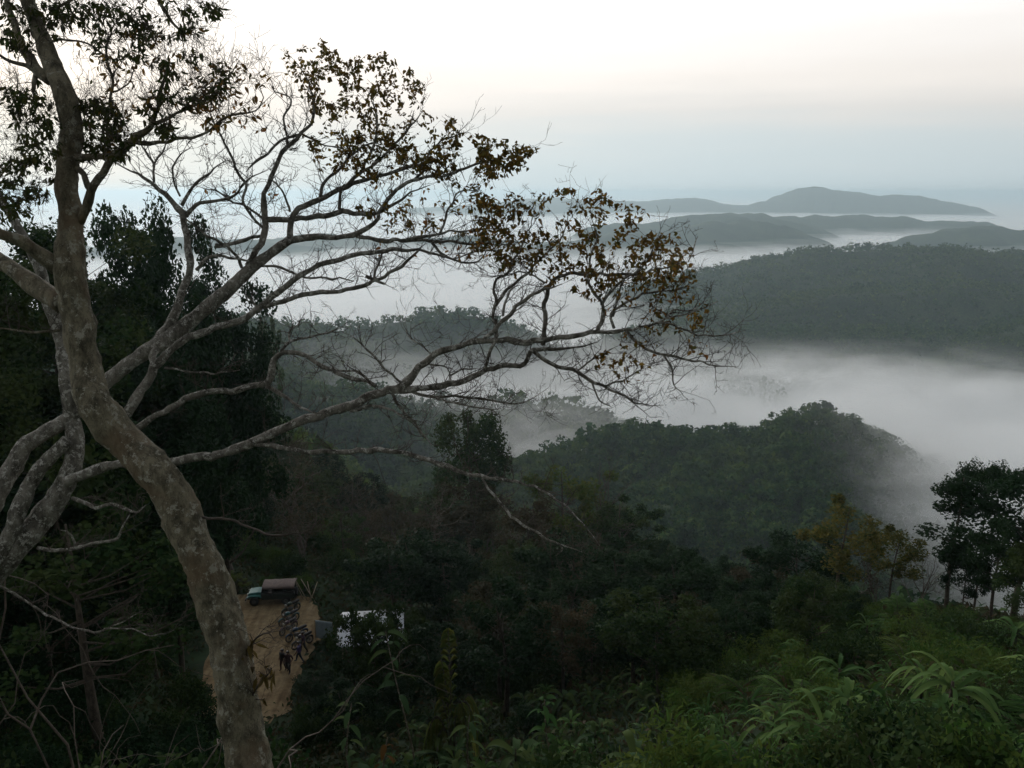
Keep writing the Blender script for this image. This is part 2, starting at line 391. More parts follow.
def ray_plane(px, py, z):
    v = dir_at(px, py); d = z / v.z; return at(px, py, d)
DIRT = []
def in_dirt(x, y):
    x = np.asarray(x, float); y = np.asarray(y, float); ins = np.zeros(x.shape, bool); j = len(DIRT) - 1
    for i in range(len(DIRT)):
        (x1, y1), (x2, y2) = DIRT[i], DIRT[j]
        ins ^= ((y1 > y) != (y2 > y)) & (x < (x2 - x1) * (y - y1) / (y2 - y1 + 1e-12) + x1); j = i
    return ins
def dirt_patch():
    scr = [(222, 598), (246, 594), (285, 595), (312, 598), (320, 612), (319, 640), (312, 650), (302, 668), (294, 690), (292, 712), (262, 726), (228, 733), (204, 728), (198, 700), (207, 660), (214, 625)]
    pts = [ray_plane(px, py, CLEAR_Z) for px, py in scr]
    poly = []
    n = len(pts)
    for i in range(n):
        a, b = pts[i], pts[(i + 1) % n]
        for k in range(5):
            q = a.lerp(b, k / 5)
            poly.append(q + Vector((random.uniform(-.22, .22), random.uniform(-.3, .3), 0)))
    DIRT.extend((q.x, q.y) for q in poly)
    bm = bmesh.new()
    vs = [bm.verts.new((q.x, q.y, 0)) for q in poly]
    f = bm.faces.new(vs)
    bmesh.ops.triangulate(bm, faces=[f])
    bmesh.ops.subdivide_edges(bm, edges=list(bm.edges), cuts=3, use_grid_fill=True)
    for v in bm.verts:
        v.co.z = tz(v.co.x, v.co.y) + .05 + .04 * float(fbm(v.co.x / .9, v.co.y / .9, 90))
    me = bpy.data.meshes.new('dirt_clearing'); bm.normal_update()
    for fc in bm.faces:
        if fc.normal.z < 0: fc.normal_flip()
        fc.smooth = True
    bm.to_mesh(me); bm.free()
    m, nt, out = newmat('bare_dirt')
    p = nt.nodes.new('ShaderNodeBsdfPrincipled'); p.inputs['Roughness'].default_value = .95; p.inputs['Specular IOR Level'].default_value = .1
    f1 = noise(nt, .35, 6); c1 = ramp(nt, f1, [(.36, (.15, .105, .058)), (.5, (.235, .18, .105)), (.66, (.275, .22, .135))])
    f2 = noise(nt, 3, 6); c2 = ramp(nt, f2, [(.35, (.75, .73, .7)), (.6, (1.08, 1.06, 1))])
    mx = nt.nodes.new('ShaderNodeMix'); mx.data_type = 'RGBA'; mx.blend_type = 'MULTIPLY'; mx.inputs[0].default_value = 1
    nt.links.new(c1, mx.inputs[6]); nt.links.new(c2, mx.inputs[7])
    tcd = nt.nodes.new('ShaderNodeTexCoord'); mpd = nt.nodes.new('ShaderNodeMapping'); mpd.inputs['Scale'].default_value = (1.1, .10, 1); mpd.inputs['Rotation'].default_value = (0, 0, .25); nt.links.new(tcd.outputs['Object'], mpd.inputs[0])
    fr = noise(nt, 1.6, 5, mpd.outputs[0], .6); cr = ramp(nt, fr, [(.40, (.62, .58, .54)), (.50, (1, 1, 1)), (.62, (1.1, 1.08, 1.05))])
    mr_ = nt.nodes.new('ShaderNodeMix'); mr_.data_type = 'RGBA'; mr_.blend_type = 'MULTIPLY'; mr_.inputs[0].default_value = .8
    nt.links.new(mx.outputs[2], mr_.inputs[6]); nt.links.new(cr, mr_.inputs[7]); mx = mr_
    b = nt.nodes.new('ShaderNodeBump'); b.inputs['Strength'].default_value = .5; b.inputs['Distance'].default_value = .1
    nt.links.new(noise(nt, 2, 8), b.inputs['Height']); nt.links.new(b.outputs[0], p.inputs['Normal'])
    nt.links.new(mx.outputs[2], p.inputs['Base Color']); nt.links.new(p.outputs[0], out.inputs['Surface'])
    me.materials.append(m)
    tag(link('dirt_clearing', me), 'bare tan dirt parking clearing below the viewpoint', 'clearing', kind='structure')
dirt_patch()
ptsC = [(150, 585), (330, 585), (330, 735), (120, 755)]

# ---------------------------------------------------------------- the two big foreground trees
def catmull(P, step=3.0):
    P = np.array(P, float)
    if len(P) < 3:
        n = max(2, int(np.linalg.norm(P[1, :2] - P[0, :2]) / step)); t = np.linspace(0, 1, n)[:, None]
        return P[0] * (1 - t) + P[1] * t
    E = np.concatenate([[2 * P[0] - P[1]], P, [2 * P[-1] - P[-2]]])
    out = []
    for i in range(1, len(E) - 2):
        n = max(2, int(np.linalg.norm(E[i + 1, :2] - E[i, :2]) / step))
        for t in np.linspace(0, 1, n, endpoint=False):
            a, b, c, d = E[i - 1], E[i], E[i + 1], E[i + 2]
            out.append(.5 * ((2 * b) + (c - a) * t + (2 * a - 5 * b + 4 * c - d) * t * t + (3 * b - a - 3 * c + d) * t ** 3))
    out.append(P[-1]); return np.array(out)

class Big:
    def __init__(s, name, label, base, matT, matL):
        s.root = empty(name, base); tag(s.root, label, 'tree'); s.mT = matT; s.mL = matL
        s.nodes = []; s.scr = []; s.rad = []          # for twigs to spring from
        s.tw = MB()
    def stroke(s, pts, d0=None, dd=0.0, part='limb', jit=.06, sides=8):
        """a stem followed along the photograph, given its own depth: starts at the depth of what it grows from"""
        P = np.array(pts, float)
        last = 1.0
        if P.shape[1] == 2: raise ValueError
        if d0 is None:
            sc = np.array(s.scr); k = np.argmin(np.hypot(sc[:, 0] - P[0, 0], sc[:, 1] - P[0, 1])); d0 = sc[k, 2]
        C = catmull(P, 4.0 if P[:, 2].max() < 4 else 6.0)
        L = np.concatenate([[0], np.cumsum(np.hypot(*np.diff(C[:, :2], axis=0).T))]); T = L / L[-1]
        ph = random.random() * 50
        dep = d0 + dd * T + jit * 1.6 * (vnoise(L / 45 + ph, L * 0 + ph) - .5) * np.minimum(1, T * 5)
        thin = P[:, 2].max() < 8
        if part == 'trunk': C[:, 2] *= .91
        if thin:          # crooked growth rather than a smooth curve
            kx = (vnoise(L / 9 + ph * 3, L * 0 + 1.5, 3) - .5) * np.minimum(1, np.minimum(T, 1 - T) * 8); ky = (vnoise(L / 9 + ph * 5, L * 0 + 7.5, 4) - .5) * np.minimum(1, np.minimum(T, 1 - T) * 8)
            C[:, 0] += kx * 3.4; C[:, 1] += ky * 3.4
            C[:, 2] *= .77 * (1 + .22 * (vnoise(L / 14 + ph, L * 0 + 3.3, 6) - .5))
            if P[-1, 2] <= 1.6: C[:, 2] *= 1 - .5 * np.clip((T - .75) / .25, 0, 1)
        pts3 = [at(px, py, d) for (px, py, _), d in zip(C, dep)]
        rads = [max(.0028, r * d / F) for (_, _, r), d in zip(C, dep)]
        if part == 'twig': s.tw.tube(pts3, rads, 5, False)
        else:
            mb = MB(); big = max(rads) > .06
            nn = 20 if big else sides
            mb.tube(pts3, rads, nn, True, 0.0)
            # knobbly bark
            if max(rads) > .02:
                VV = np.array([list(v) for v in mb.v]); AX = np.repeat(np.array([list(p) for p in pts3]), nn, 0)
                k = 1 + .22 * fbm((VV[:, 0] + VV[:, 1]) * 5, (VV[:, 2] + VV[:, 1] * .5) * 5, 77, 3) + .10 * fbm((VV[:, 0] - VV[:, 1]) * 18, VV[:, 2] * 18, 78, 2)
                mb.v = [Vector(v) for v in (AX + (VV - AX) * k[:, None])]
            mb.build(part, s.mT if part == 'trunk' else s.mL, s.root, True, True)
        for (px, py, _), d, p, r in zip(C, dep, pts3, rads):
            s.scr.append((px, py, d)); s.nodes.append(p); s.rad.append(r)
    def grow(s, polys_counts, depth_sd=.35, leaf=None, nl=(5, 9), ls=(.065, .10), wf=.55, droop=.6, maxlen=1.4, tr=.0055, prefer=None):
        """twigs reaching out to points spread through a volume, each carrying leaves (or none)"""
        att = []
        sc0 = np.array(s.scr); 
        for poly, cnt in polys_counts:
            poly = np.array(poly, float); mn, mx = poly.min(0), poly.max(0); c = 0; tries = 0
            while c < cnt and tries < cnt * 30:
                tries += 1
                x = random.uniform(mn[0], mx[0]); y = random.uniform(mn[1], mx[1])
                ins = False; j = len(poly) - 1
                for i in range(len(poly)):
                    if (poly[i, 1] > y) != (poly[j, 1] > y) and x < (poly[j, 0] - poly[i, 0]) * (y - poly[i, 1]) / (poly[j, 1] - poly[i, 1]) + poly[i, 0]: ins = not ins
                    j = i
                if not ins: continue
                if vnoise(x / 20, y / 20, 5) < random.uniform(.1, .6): continue     # uneven, with gaps
                k = np.argmin(np.hypot(sc0[:, 0] - x, sc0[:, 1] - y))
                att.append(at(x, y, sc0[k, 2] + random.gauss(0, depth_sd))); c += 1
        N = np.array([list(p) for p in s.nodes]); R = list(s.rad)
        A = np.array([list(p) for p in att])
        dm = np.array([np.min(np.sum((N - a) ** 2, 1)) for a in A]); order = np.argsort(dm)
        cap = len(N) + len(A) * 8
        buf = np.zeros((cap, 3)); buf[:len(N)] = N; n = len(N)
        tips = []; tdir = []
        for i in order:
            a = A[i]
            dd = np.sum((buf[:n] - a) ** 2, 1)
            k = int(np.argmin(dd)); p0 = buf[k].copy(); ln = math.sqrt(dd[k])
            if ln > maxlen: continue
            r0 = min(R[k] * .75, tr * (1 + ln * 2.2)); r1 = max(.0022, min(r0 * .55, .0032))
            m = max(3, min(7, int(ln / .07)))
            off = rdirs(1)[0] * ln * .10 + np.array([0, 0, -.10 * ln])
            off2 = rdirs(1)[0] * ln * .03
            pts = []
            for q in range(m + 1):
                t = q / m
                pts.append(p0 * (1 - t) + a * t + off * math.sin(pi * t) + off2 * math.sin(2 * pi * t))
            s.tw.tube(pts, [r0 * (1 - q / m) + r1 * q / m for q in range(m + 1)], 4, False)
            for q in range(1, m + 1):
                buf[n] = pts[q]; n += 1; R.append(r0 * (1 - q / m) + r1 * q / m)
            tips.append(a); tdir.append(a - pts[-2])
            if leaf is None:       # a bare spray of fine side twigs
                for q in range(random.choice((1, 2, 3))):
                    b = pts[random.randint(1, m)]; e = b + (unit(np.array(pts[-1]) - p0) + rdirs(1)[0] * .9 + np.array([0, 0, .35])) * random.uniform(.04, .16)
                    mid = (b + e) / 2 + rdirs(1)[0] * .012
                    s.tw.tube([b, mid, e], [r1, r1 * .85, r1 * .6], 3, False)
        for q in range(len(s.nodes), n):
            s.nodes.append(Vector(buf[q])); s.rad.append(R[q])
        if leaf is None: return
        P, D = [], []
        for a, d in zip(tips, tdir):
            d = unit(d)
            for q in range(random.randint(*nl)):
                P.append(a - d * random.uniform(0, .13) + rdirs(1)[0] * random.uniform(0, .05))
                D.append(d * .6 + rdirs(1)[0] * .9 + np.array([0, 0, -droop]))
        P = np.array(P); D = np.array(D); Ls = RNG.uniform(ls[0], ls[1], len(P))
        V, Q = leaf_arrays(P, D, rdirs(len(P)), Ls, Ls * wf * RNG.uniform(.8, 1.15, len(P)), .25)
        s.leafV = getattr(s, 'leafV', []); s.leafV.append((V, Q, leaf))
    def sprout(s, rmax, step, ln, seed):
        rng = random.Random(seed); n0 = len(s.nodes)
        def tw(p, d, l, r, lev):
            pts = [p]; q = p.copy(); dd = d.copy(); m = 4 if lev else 5
            for i in range(m):
                dd = (dd + Vector((rng.gauss(0, .15), rng.gauss(0, .15), rng.gauss(.05, .15)))).normalized(); q = q + dd * (l / m); pts.append(q)
            s.tw.tube(pts, [max(.0018, r * (1 - .6 * i / m)) for i in range(m + 1)], 4 if lev < 1 else 3, False)
            if lev == 0:
                for q in pts[2:]: s.nodes.append(q); s.rad.append(r * .6); u, w, d_ = proj(tuple(q)); s.scr.append((float(u), float(w), float(d_)))
            if lev < 2:
                for i in range(1, m + 1):
                    if rng.random() < (.75 if lev == 0 else .5):
                        tw(pts[i], (dd + Vector((rng.gauss(0, .8), rng.gauss(0, .8), rng.gauss(.15, .8)))).normalized(), l * rng.uniform(.3, .6), r * .62, lev + 1)
        acc = 0
        for i in range(1, n0):
            a, b = s.nodes[i - 1], s.nodes[i]; l = (b - a).length
            if l > .15 or s.rad[i] > rmax: continue
            acc += l
            if acc > step * rng.uniform(.6, 1.6):
                acc = 0; t = (b - a).normalized()
                d = (t * rng.uniform(.2, 1) + Vector((rng.gauss(0, .7), rng.gauss(0, .7), rng.gauss(.35, .6)))).normalized()
                tw(b, d, ln * rng.uniform(.4, 1.2), min(.006, s.rad[i] * .6), 0)
    def finish(s):
        s.tw.build('twigs', M_twig, s.root, True, True)
        for V, Q, m in getattr(s, 'leafV', []):
            link('foliage', np_mesh('foliage', V, Q, m), s.root, True)

bx = at(262, 815, 9.3)
T1 = Big('leaning_tree', 'leaning tree with thick mossy brown trunk, dark leaves at the top left, nearest the camera', bx, M_moss, M_moss)
T1.stroke([(268, 850, 29), (258, 800, 25.5), (250, 768, 23.5), (238, 705, 22), (227, 640, 21), (208, 575, 20.5), (190, 535, 20.5), (174, 500, 21), (153, 470, 21), (127, 444, 20.5), (108, 423, 19.5), (94, 400, 18), (84, 360, 17), (80, 330, 16.5), (76, 300, 16.5), (71, 276, 16), (70, 250, 14.5), (71, 220, 13), (67, 190, 12), (68, 160, 12), (72, 138, 12.5), (70, 115, 12), (63, 90, 11.2), (53, 65, 10), (43, 40, 9), (32, 15, 8), (25, -5, 7.5), (12, -45, 6.5), (2, -90, 5)], 9.4, -.6, 'trunk', .1)
T1.stroke([(50, 80, 7), (37, 70, 6.5), (28, 57, 6), (20, 40, 5.2), (12, 18, 4.6), (5, -8, 4), (-6, -40, 3)], None, .5)
T1.stroke([(38, 72, 3), (25, 67, 2.4), (10, 61, 2), (-10, 52, 1.6)], None, -.3)
T1.stroke([(36, 74, 3.4), (34, 84, 3), (33, 92, 2)], None, -.1)
T1.stroke([(80, 222, 6.5), (86, 208, 6), (92, 192, 6), (103, 172, 5.4), (112, 158, 5), (124, 150, 5), (131, 140, 4.6), (140, 134, 4), (150, 127, 3.4), (155, 113, 2.8), (161, 92, 2.4), (166, 72, 2)], None, -.7)
T1.stroke([(70, 158, 5), (85, 157, 4.6), (100, 157, 4.5), (113, 156, 4.4), (124, 151, 4)], None, -.25)
T1.stroke([(92, 192, 4), (86, 180, 4), (80, 170, 4), (74, 164, 4)], None, .1)
T1.stroke([(131, 141, 3), (145, 144, 2.6), (162, 142, 2.5), (186, 138, 2.2), (206, 133, 2), (220, 121, 1.8), (232, 116, 1.6), (248, 112, 1.3), (259, 107, 1), (262, 92, .8), (254, 76, .6)], None, -.5)
T1.stroke([(155, 124, 2.4), (168, 117, 2.2), (182, 110, 2), (200, 104, 1.8), (214, 92, 1.5), (226, 80, 1.2), (240, 60, .8)], None, .5)
T1.stroke([(110, 102, 1.8), (112, 80, 1.8), (107, 62, 1.6), (106, 44, 1.5), (112, 30, 1.2), (120, 18, .9)], 9.0, .4, 'limb')
T1.stroke([(113, 100, 1.6), (108, 118, 1.8), (108, 140, 2), (106, 156, 2.2)], None, -.1)
T1.stroke([(106, 58, 1.4), (92, 46, 1.4), (78, 40, 1.4), (62, 40, 1.5), (50, 42, 1.7)], None, -.3)
T1.stroke([(112, 92, 1.4), (124, 88, 1.2), (132, 76, 1), (135, 66, .8)], None, .2)
T1.stroke([(58, 268, 8), (44, 257, 7.4), (32, 249, 6.6), (20, 241, 6), (6, 236, 5.4), (-20, 226, 4.5), (-60, 215, 3.5)], None, -.8)
T1.stroke([(64, 305, 9.5), (46, 293, 9.5), (28, 281, 9), (10, 268, 8), (-12, 254, 7), (-50, 236, 5.5)], None, .6)
T1.stroke([(60, 330, 2), (40, 332, 1.5), (15, 330, 1.2), (-10, 327, 1)], None, -.4)
T1.stroke([(240, 656, 1.6), (250, 645, 1.3), (258, 636, 1.2), (268, 633, 1), (274, 640, .8)], None, -.4, 'twig')
T1.stroke([(248, 706, 1.6), (256, 690, 1.3), (264, 678, 1.2), (272, 668, .9)], None, -.4, 'twig')
T1.stroke([(200, 517, 2.2), (228, 520, 1.7), (254, 529, 1.5), (276, 536, 1.4), (306, 532, .9)], None, -.7, 'twig')
T1.stroke([(160, -60, 3), (150, -20, 2.6), (165, 12, 2), (180, 30, 1.6), (184, 48, 1)], 9.2, .2)
T1.stroke([(110, -60, 3), (90, -22, 2.4), (70, 0, 2), (55, 12, 1.6), (80, 18, 1.2)], 8.9, .3)
T1.grow([([(0, 0), (230, 0), (205, 30), (160, 42), (110, 30), (60, 30), (40, 45), (0, 55)], 230), ([(0, 82), (52, 88), (60, 130), (52, 195), (30, 215), (0, 220)], 180),
         ([(78, 92), (105, 98), (130, 118), (155, 132), (130, 155), (84, 160)], 120), ([(155, 45), (228, 52), (235, 92), (205, 108), (160, 100)], 75), ([(90, 30), (150, 35), (140, 60), (95, 60)], 26),
         ([(140, 100), (165, 90), (180, 140), (140, 150)], 30), ([(-60, -60), (180, -60), (200, 0), (-60, 0)], 60), ([(-60, 60), (0, 60), (0, 230), (-60, 230)], 40)], .4, M_darkleaf, (3, 7), (.055, .10), .38, 1.0, 1.6)
T1.grow([([(80, 30), (210, 30), (240, 130), (90, 150)], 120), ([(195, 60), (270, 60), (262, 125), (200, 130)], 60)], .3, M_brownleaf, (1, 3), (.06, .10), .45, .6, 1.0)
T1.grow([([(244, 632), (276, 632), (276, 655), (244, 655)], 6), ([(252, 664), (276, 664), (276, 700), (256, 700)], 5)], .05, M_dryleaf, (2, 3), (.14, .22), .25, 1.2, .6)
T1.sprout(.035, .09, .32, 1)
T1.finish()

pb = at(-105, 900, 10.2)
T2 = Big('spreading_tree', 'pale lichen-barked tree spreading long half-bare limbs to the right with browning leaves', pb, M_pale, M_pale)
T2.stroke([(-125, 930, 22), (-105, 850, 20), (-90, 760, 18), (-75, 680, 17), (-45, 620, 16), (-5, 570, 14.5), (28, 534, 13.5), (50, 508, 12.5), (65, 484, 12), (74, 460, 10.5), (75, 436, 8.5), (70, 412, 7.5), (66, 385, 7), (62, 350, 6.5), (55, 322, 6.5), (47, 298, 6.5), (40, 270, 6), (25, 240, 5), (5, 205, 4), (-20, 160, 3)], 10.2, .4, 'trunk', .1)
T2.stroke([(-60, 660, 12), (-40, 600, 11), (-25, 545, 10.5), (-8, 502, 10), (5, 480, 9), (17, 460, 8.5), (24, 447, 8), (45, 433, 7.2), (68, 418, 7), (88, 402, 7), (104, 384, 7), (125, 367, 7), (148, 351, 7.4), (164, 341, 7.8), (186, 325, 7), (206, 308, 6.6), (228, 290, 6.4), (246, 273, 6.2), (257, 263, 5.8), (275, 250, 5), (291, 239, 4.6)], 10.0, 1.0)
T2.stroke([(-40, 600, 9), (-5, 560, 8.5), (10, 535, 8), (22, 502, 8), (35, 476, 7.2), (50, 458, 6.6), (68, 440, 6)], None, .2)
T2.stroke([(155, 345, 6.6), (170, 323, 6), (179, 306, 5.4), (183, 290, 5), (190, 270, 4.8), (187, 250, 4.4), (185, 228, 4), (182, 214, 3.8), (174, 204, 3.4), (164, 194, 3), (151, 181, 2.4), (131, 171, 1.9), (115, 163, 1.3)], None, .8)
T2.stroke([(182, 205, 2.6), (190, 190, 2), (199, 179, 1.7), (215, 170, 1.3), (226, 160, .9)], None, .4)
T2.stroke([(186, 216, 3), (196, 205, 2.6), (206, 202, 2.3), (219, 200, 2), (233, 196, 1.8), (244, 184, 1.5), (252, 176, 1.1), (268, 170, .8)], None, -.4)
T2.stroke([(154, 182, 1.8), (153, 165, 1.6), (146, 150, 1.3), (138, 142, .9)], None, .2)
T2.stroke([(153, 166, 1.4), (162, 152, 1.2), (168, 140, .8)], None, .2)
T2.stroke([(180, 196, 1.5), (172, 175, 1.3), (178, 158, 1.1), (192, 146, .8)], None, .3)
# crown over the middle
T2.stroke([(290, 240, 4.2), (290, 226, 3.8), (292, 214, 3.7), (306, 205, 3.8), (326, 197, 3.5), (346, 187, 3.2), (366, 179, 2.9), (386, 174, 2.6), (402, 169, 2.4), (422, 165, 2.1), (440, 172, 1.5), (455, 180, 1)], None, .8)
T2.stroke([(346, 187, 2.8), (360, 172, 2.3), (368, 158, 2), (374, 140, 1.7), (377, 122, 1.4), (374, 104, 1.1), (366, 88, .8)], None, -.4)
T2.stroke([(362, 172, 2.2), (380, 160, 1.8), (396, 142, 1.6), (410, 128, 1.3), (422, 112, 1)], None, .4)
T2.stroke([(320, 200, 2.4), (322, 188, 2.1), (338, 170, 1.9), (350, 155, 1.6), (366, 145, 1.3), (390, 138, 1)], None, .6)
T2.stroke([(292, 240, 4.2), (312, 237, 4), (336, 238, 3.6), (352, 235, 3.4), (367, 228, 3.1), (377, 218, 2.8), (383, 206, 2.5), (396, 190, 2.4), (415, 179, 2.2), (445, 175, 2.1), (470, 166, 1.9), (490, 160, 1.6), (506, 159, 1.2), (524, 156, .8)], None, -.7)
T2.stroke([(415, 179, 1.8), (424, 168, 1.6), (432, 150, 1.4), (445, 138, 1.1), (468, 132, .8)], None, .3)
T2.stroke([(356, 236, 2.8), (378, 240, 2.7), (402, 240, 2.5), (430, 240, 2.1), (462, 243, 1.7), (494, 244, 1.2), (520, 248, .8)], None, .5)
T2.stroke([(402, 240, 2.2), (424, 237, 1.9), (444, 232, 1.6), (468, 231, 1.3), (500, 228, .9)], None, -.4)
T2.stroke([(440, 233, 1.6), (444, 220, 1.5), (450, 205, 1.3), (460, 192, 1.1), (480, 190, .8)], None, .4)
T2.stroke([(430, 240, 1.8), (440, 253, 1.8), (456, 261, 1.6), (472, 262, 1.3), (484, 256, 1), (488, 244, .7)], None, -.2)
T2.stroke([(248, 266, 5), (257, 250, 5), (264, 235, 4.7), (265, 219, 4.2), (263, 202, 3.6), (268, 185, 3.2), (275, 170, 3), (283, 153, 2.7), (296, 138, 2.4), (310, 124, 2.1), (313, 108, 1.9), (311, 90, 1.6), (303, 72, 1.3), (294, 60, .9)], None, .5)
T2.stroke([(298, 135, 1.9), (286, 138, 1.9), (274, 146, 1.8), (264, 156, 1.7), (253, 163, 1.5), (246, 172, 1.1)], None, -.4)
T2.stroke([(288, 148, 1.6), (286, 132, 1.5), (284, 116, 1.4), (292, 105, 1.3), (290, 98, 1), (275, 92, .9), (270, 78, .7)], None, .3)
T2.stroke([(290, 150, 1.4), (296, 149, 1), (298, 148, .7)], None, .1)
T2.stroke([(302, 134, 1.6), (314, 140, 1.4), (326, 146, 1.1), (345, 148, .8)], None, .4)
T2.stroke([(265, 220, 4), (288, 219, 3.7), (312, 217, 3.5), (330, 214, 3.2), (342, 211, 3), (360, 213, 2.7), (380, 212, 2.4), (396, 202, 2), (412, 192, 1.6), (430, 185, 1)], None, .3)
T2.stroke([(342, 211, 2.4), (339, 204, 2.2), (341, 192, 1.8), (345, 184, 1.5)], None, .1)
T2.stroke([(263, 228, 2), (252, 217, 1.7), (242, 200, 1.7), (245, 184, 1.7), (236, 168, 1.7), (226, 148, 1.5), (216, 128, 1.3), (211, 108, 1), (213, 92, .7)], None, -.4)
T2.stroke([(262, 218, 1.6), (248, 208, 1.4), (228, 200, 1.3), (214, 190, 1), (196, 186, .7)], None, .5)
T2.stroke([(242, 268, 2.2), (238, 258, 2), (226, 246, 1.8), (208, 236, 1.6), (190, 222, 1.4), (176, 215, 1.1)], None, -.5)
T2.stroke([(215, 246, 2.6), (228, 244, 2.4), (246, 240, 2.3), (262, 236, 2.2)], None, .3)
T2.stroke([(290, 212, 1.6), (284, 198, 1.4), (276, 184, 1.2), (270, 176, .9)], None, -.2)
T2.stroke([(196, 270, 2.4), (212, 256, 2), (232, 258, 1.8), (254, 262, 1.6)], None, -.2)
T2.stroke([(262, 266, 1.7), (280, 268, 1.7), (300, 276, 1.6), (318, 277, 1.5), (340, 279, 1.4), (354, 281, 1.2)], None, -.4)
# second limb
T2.stroke([(112, 432, 6), (119, 424, 6.2), (131, 407, 6.6), (145, 385, 6.2), (155, 367, 6), (166, 355, 5.4), (180, 344, 4.7), (202, 332, 4.2), (225, 325, 4.2), (245, 318, 4.2), (260, 308, 4.2), (272, 297, 3.8), (287, 285, 3.6), (301, 276, 3.4), (320, 265, 3.1), (345, 257, 2.9), (372, 252, 2.8), (396, 250, 2.6), (420, 250, 2.4), (436, 254, 2.1), (452, 258, 1.7), (475, 252, 1.4), (498, 250, 1)], 10.0, .3)
T2.stroke([(155, 368, 5), (153, 358, 5.2), (158, 348, 5)], None, .1)
T2.stroke([(262, 307, 3.2), (284, 302, 3.1), (302, 296, 3), (322, 292, 3), (346, 290, 2.8), (364, 285, 2.6), (380, 278, 2.4), (398, 269, 2.2), (410, 258, 1.9), (418, 251, 1.7)], None, -.4)
T2.stroke([(366, 276, 2.2), (375, 280, 2.4), (385, 284, 1.8)], None, 0)
T2.stroke([(374, 280, 1.8), (378, 266, 1.6), (382, 254, 1.4)], None, .1)
T2.stroke([(258, 310, 1.4), (250, 300, 1.2), (245, 294, .8)], None, -.2)
# third limb with the knee
T2.stroke([(120, 437, 4.2), (132, 431, 4.4), (150, 420, 4.2), (170, 408, 4.3), (186, 398, 4.4), (206, 393, 4.2), (230, 391, 4), (254, 386, 4.1), (268, 383, 4.4), (272, 372, 4.4), (275, 360, 3.8), (284, 353, 3.2), (298, 354, 3), (313, 361, 2.9), (331, 370, 2.8), (350, 378, 2.7), (366, 381, 2.6), (376, 386, 2.4)], 10.1, -.4)
T2.stroke([(266, 386, 3.2), (282, 395, 2.7), (296, 404, 2.2), (310, 411, 1.7), (322, 413, 1.2)], None, -.3)
T2.stroke([(281, 352, 2), (291, 341, 1.6), (310, 337, 1.4), (330, 332, 1.2), (350, 321, .8)], None, .4)
T2.stroke([(291, 342, 1.3), (290, 332, 1.1), (302, 322, .8)], None, .3)
T2.stroke([(165, 368, 1.4), (190, 371, 1.2), (215, 373, 1), (240, 370, .8)], None, -.5)
# long low limb
T2.stroke([(66, 482, 7), (82, 475, 7), (95, 470, 7), (107, 466, 6.6), (130, 463, 5.8), (165, 462, 5.6), (190, 459, 5.6), (211, 456, 5.7), (235, 450, 6), (256, 441, 5.8), (276, 432, 5.7), (300, 422, 5.7), (325, 413, 5.6), (346, 407, 5.6), (370, 397, 5.7), (388, 391, 6), (402, 387, 6), (413, 374, 5), (425, 362, 4.7), (441, 351, 4.4), (460, 345, 4.2), (480, 341, 4.2), (500, 340, 4.2), (521, 342, 4), (546, 339, 3.6), (575, 335, 3.3), (598, 332, 3.1), (625, 330, 2.7), (650, 325, 2.3), (666, 319, 2), (686, 314, 1.6), (706, 307, 1.2), (718, 301, .8)], 10.1, -.5)
T2.stroke([(398, 391, 4.8), (424, 388, 4.2), (450, 385, 3.8), (470, 378, 3.4), (486, 370, 3.3), (505, 366, 3.2), (521, 366, 3), (528, 358, 2.8), (534, 350, 2.6), (546, 349, 2.4), (562, 349, 2.1), (580, 347, 1.8), (598, 342, 1.2)], None, .3)
T2.stroke([(532, 350, 2.6), (546, 360, 2.5), (560, 368, 2.4), (575, 370, 2.4), (590, 380, 2.3), (604, 386, 2.1), (620, 393, 1.7), (633, 401, 1.3), (650, 405, .9), (664, 405, .6)], None, -.5)
T2.stroke([(605, 386, 1.4), (618, 382, 1.2), (632, 374, 1), (645, 368, .7)], None, .4)
T2.stroke([(577, 371, 1.4), (592, 360, 1.2), (604, 352, .9), (618, 346, .7)], None, .3)
T2.stroke([(592, 382, 1.3), (598, 400, 1.1), (612, 408, .8)], None, -.2)
T2.stroke([(543, 345, 3), (544, 325, 2.9), (545, 303, 2.8), (549, 287, 2.6), (558, 276, 2.4), (580, 274, 2.1), (610, 274, 1.9), (640, 273, 1.6), (664, 268, 1.2), (682, 261, .8)], None, .5)
T2.stroke([(597, 331, 2.6), (602, 319, 2.5), (601, 304, 2.2), (594, 291, 1.9), (588, 276, 1.6), (590, 255, 1.3), (596, 235, 1), (590, 215, .7)], None, .2)
T2.stroke([(601, 305, 1.9), (611, 291, 1.8), (622, 281, 1.6), (640, 270, 1.3), (652, 252, 1), (664, 232, .7)], None, -.4)
T2.stroke([(614, 328, 2), (612, 314, 1.9), (624, 304, 1.8), (640, 296, 1.6), (656, 292, 1.4), (675, 289, 1.1), (692, 283, .7)], None, .5)
T2.stroke([(613, 316, 1.6), (618, 300, 1.4), (620, 285, 1.1), (628, 272, .8)], None, .2)
T2.stroke([(495, 340, 2.8), (497, 330, 2.5), (493, 317, 2.2), (496, 302, 2), (494, 292, 1.9), (497, 280, 1.8), (508, 272, 1.7), (514, 260, 1.5), (520, 246, 1.2), (530, 225, .9), (536, 205, .6)], None, .6)
T2.stroke([(484, 340, 3), (498, 326, 2.8), (513, 310, 2.4), (530, 295, 2.1), (546, 289, 1.7), (562, 284, 1.2)], None, -.3)
T2.stroke([(496, 305, 2), (506, 291, 1.9), (520, 280, 1.8), (532, 268, 1.6), (546, 252, 1.4), (560, 240, 1.1), (568, 220, .8), (572, 200, .6)], None, .4)
T2.stroke([(503, 316, 1.6), (503, 305, 1.5), (510, 292, 1.3), (520, 285, 1)], None, .2)
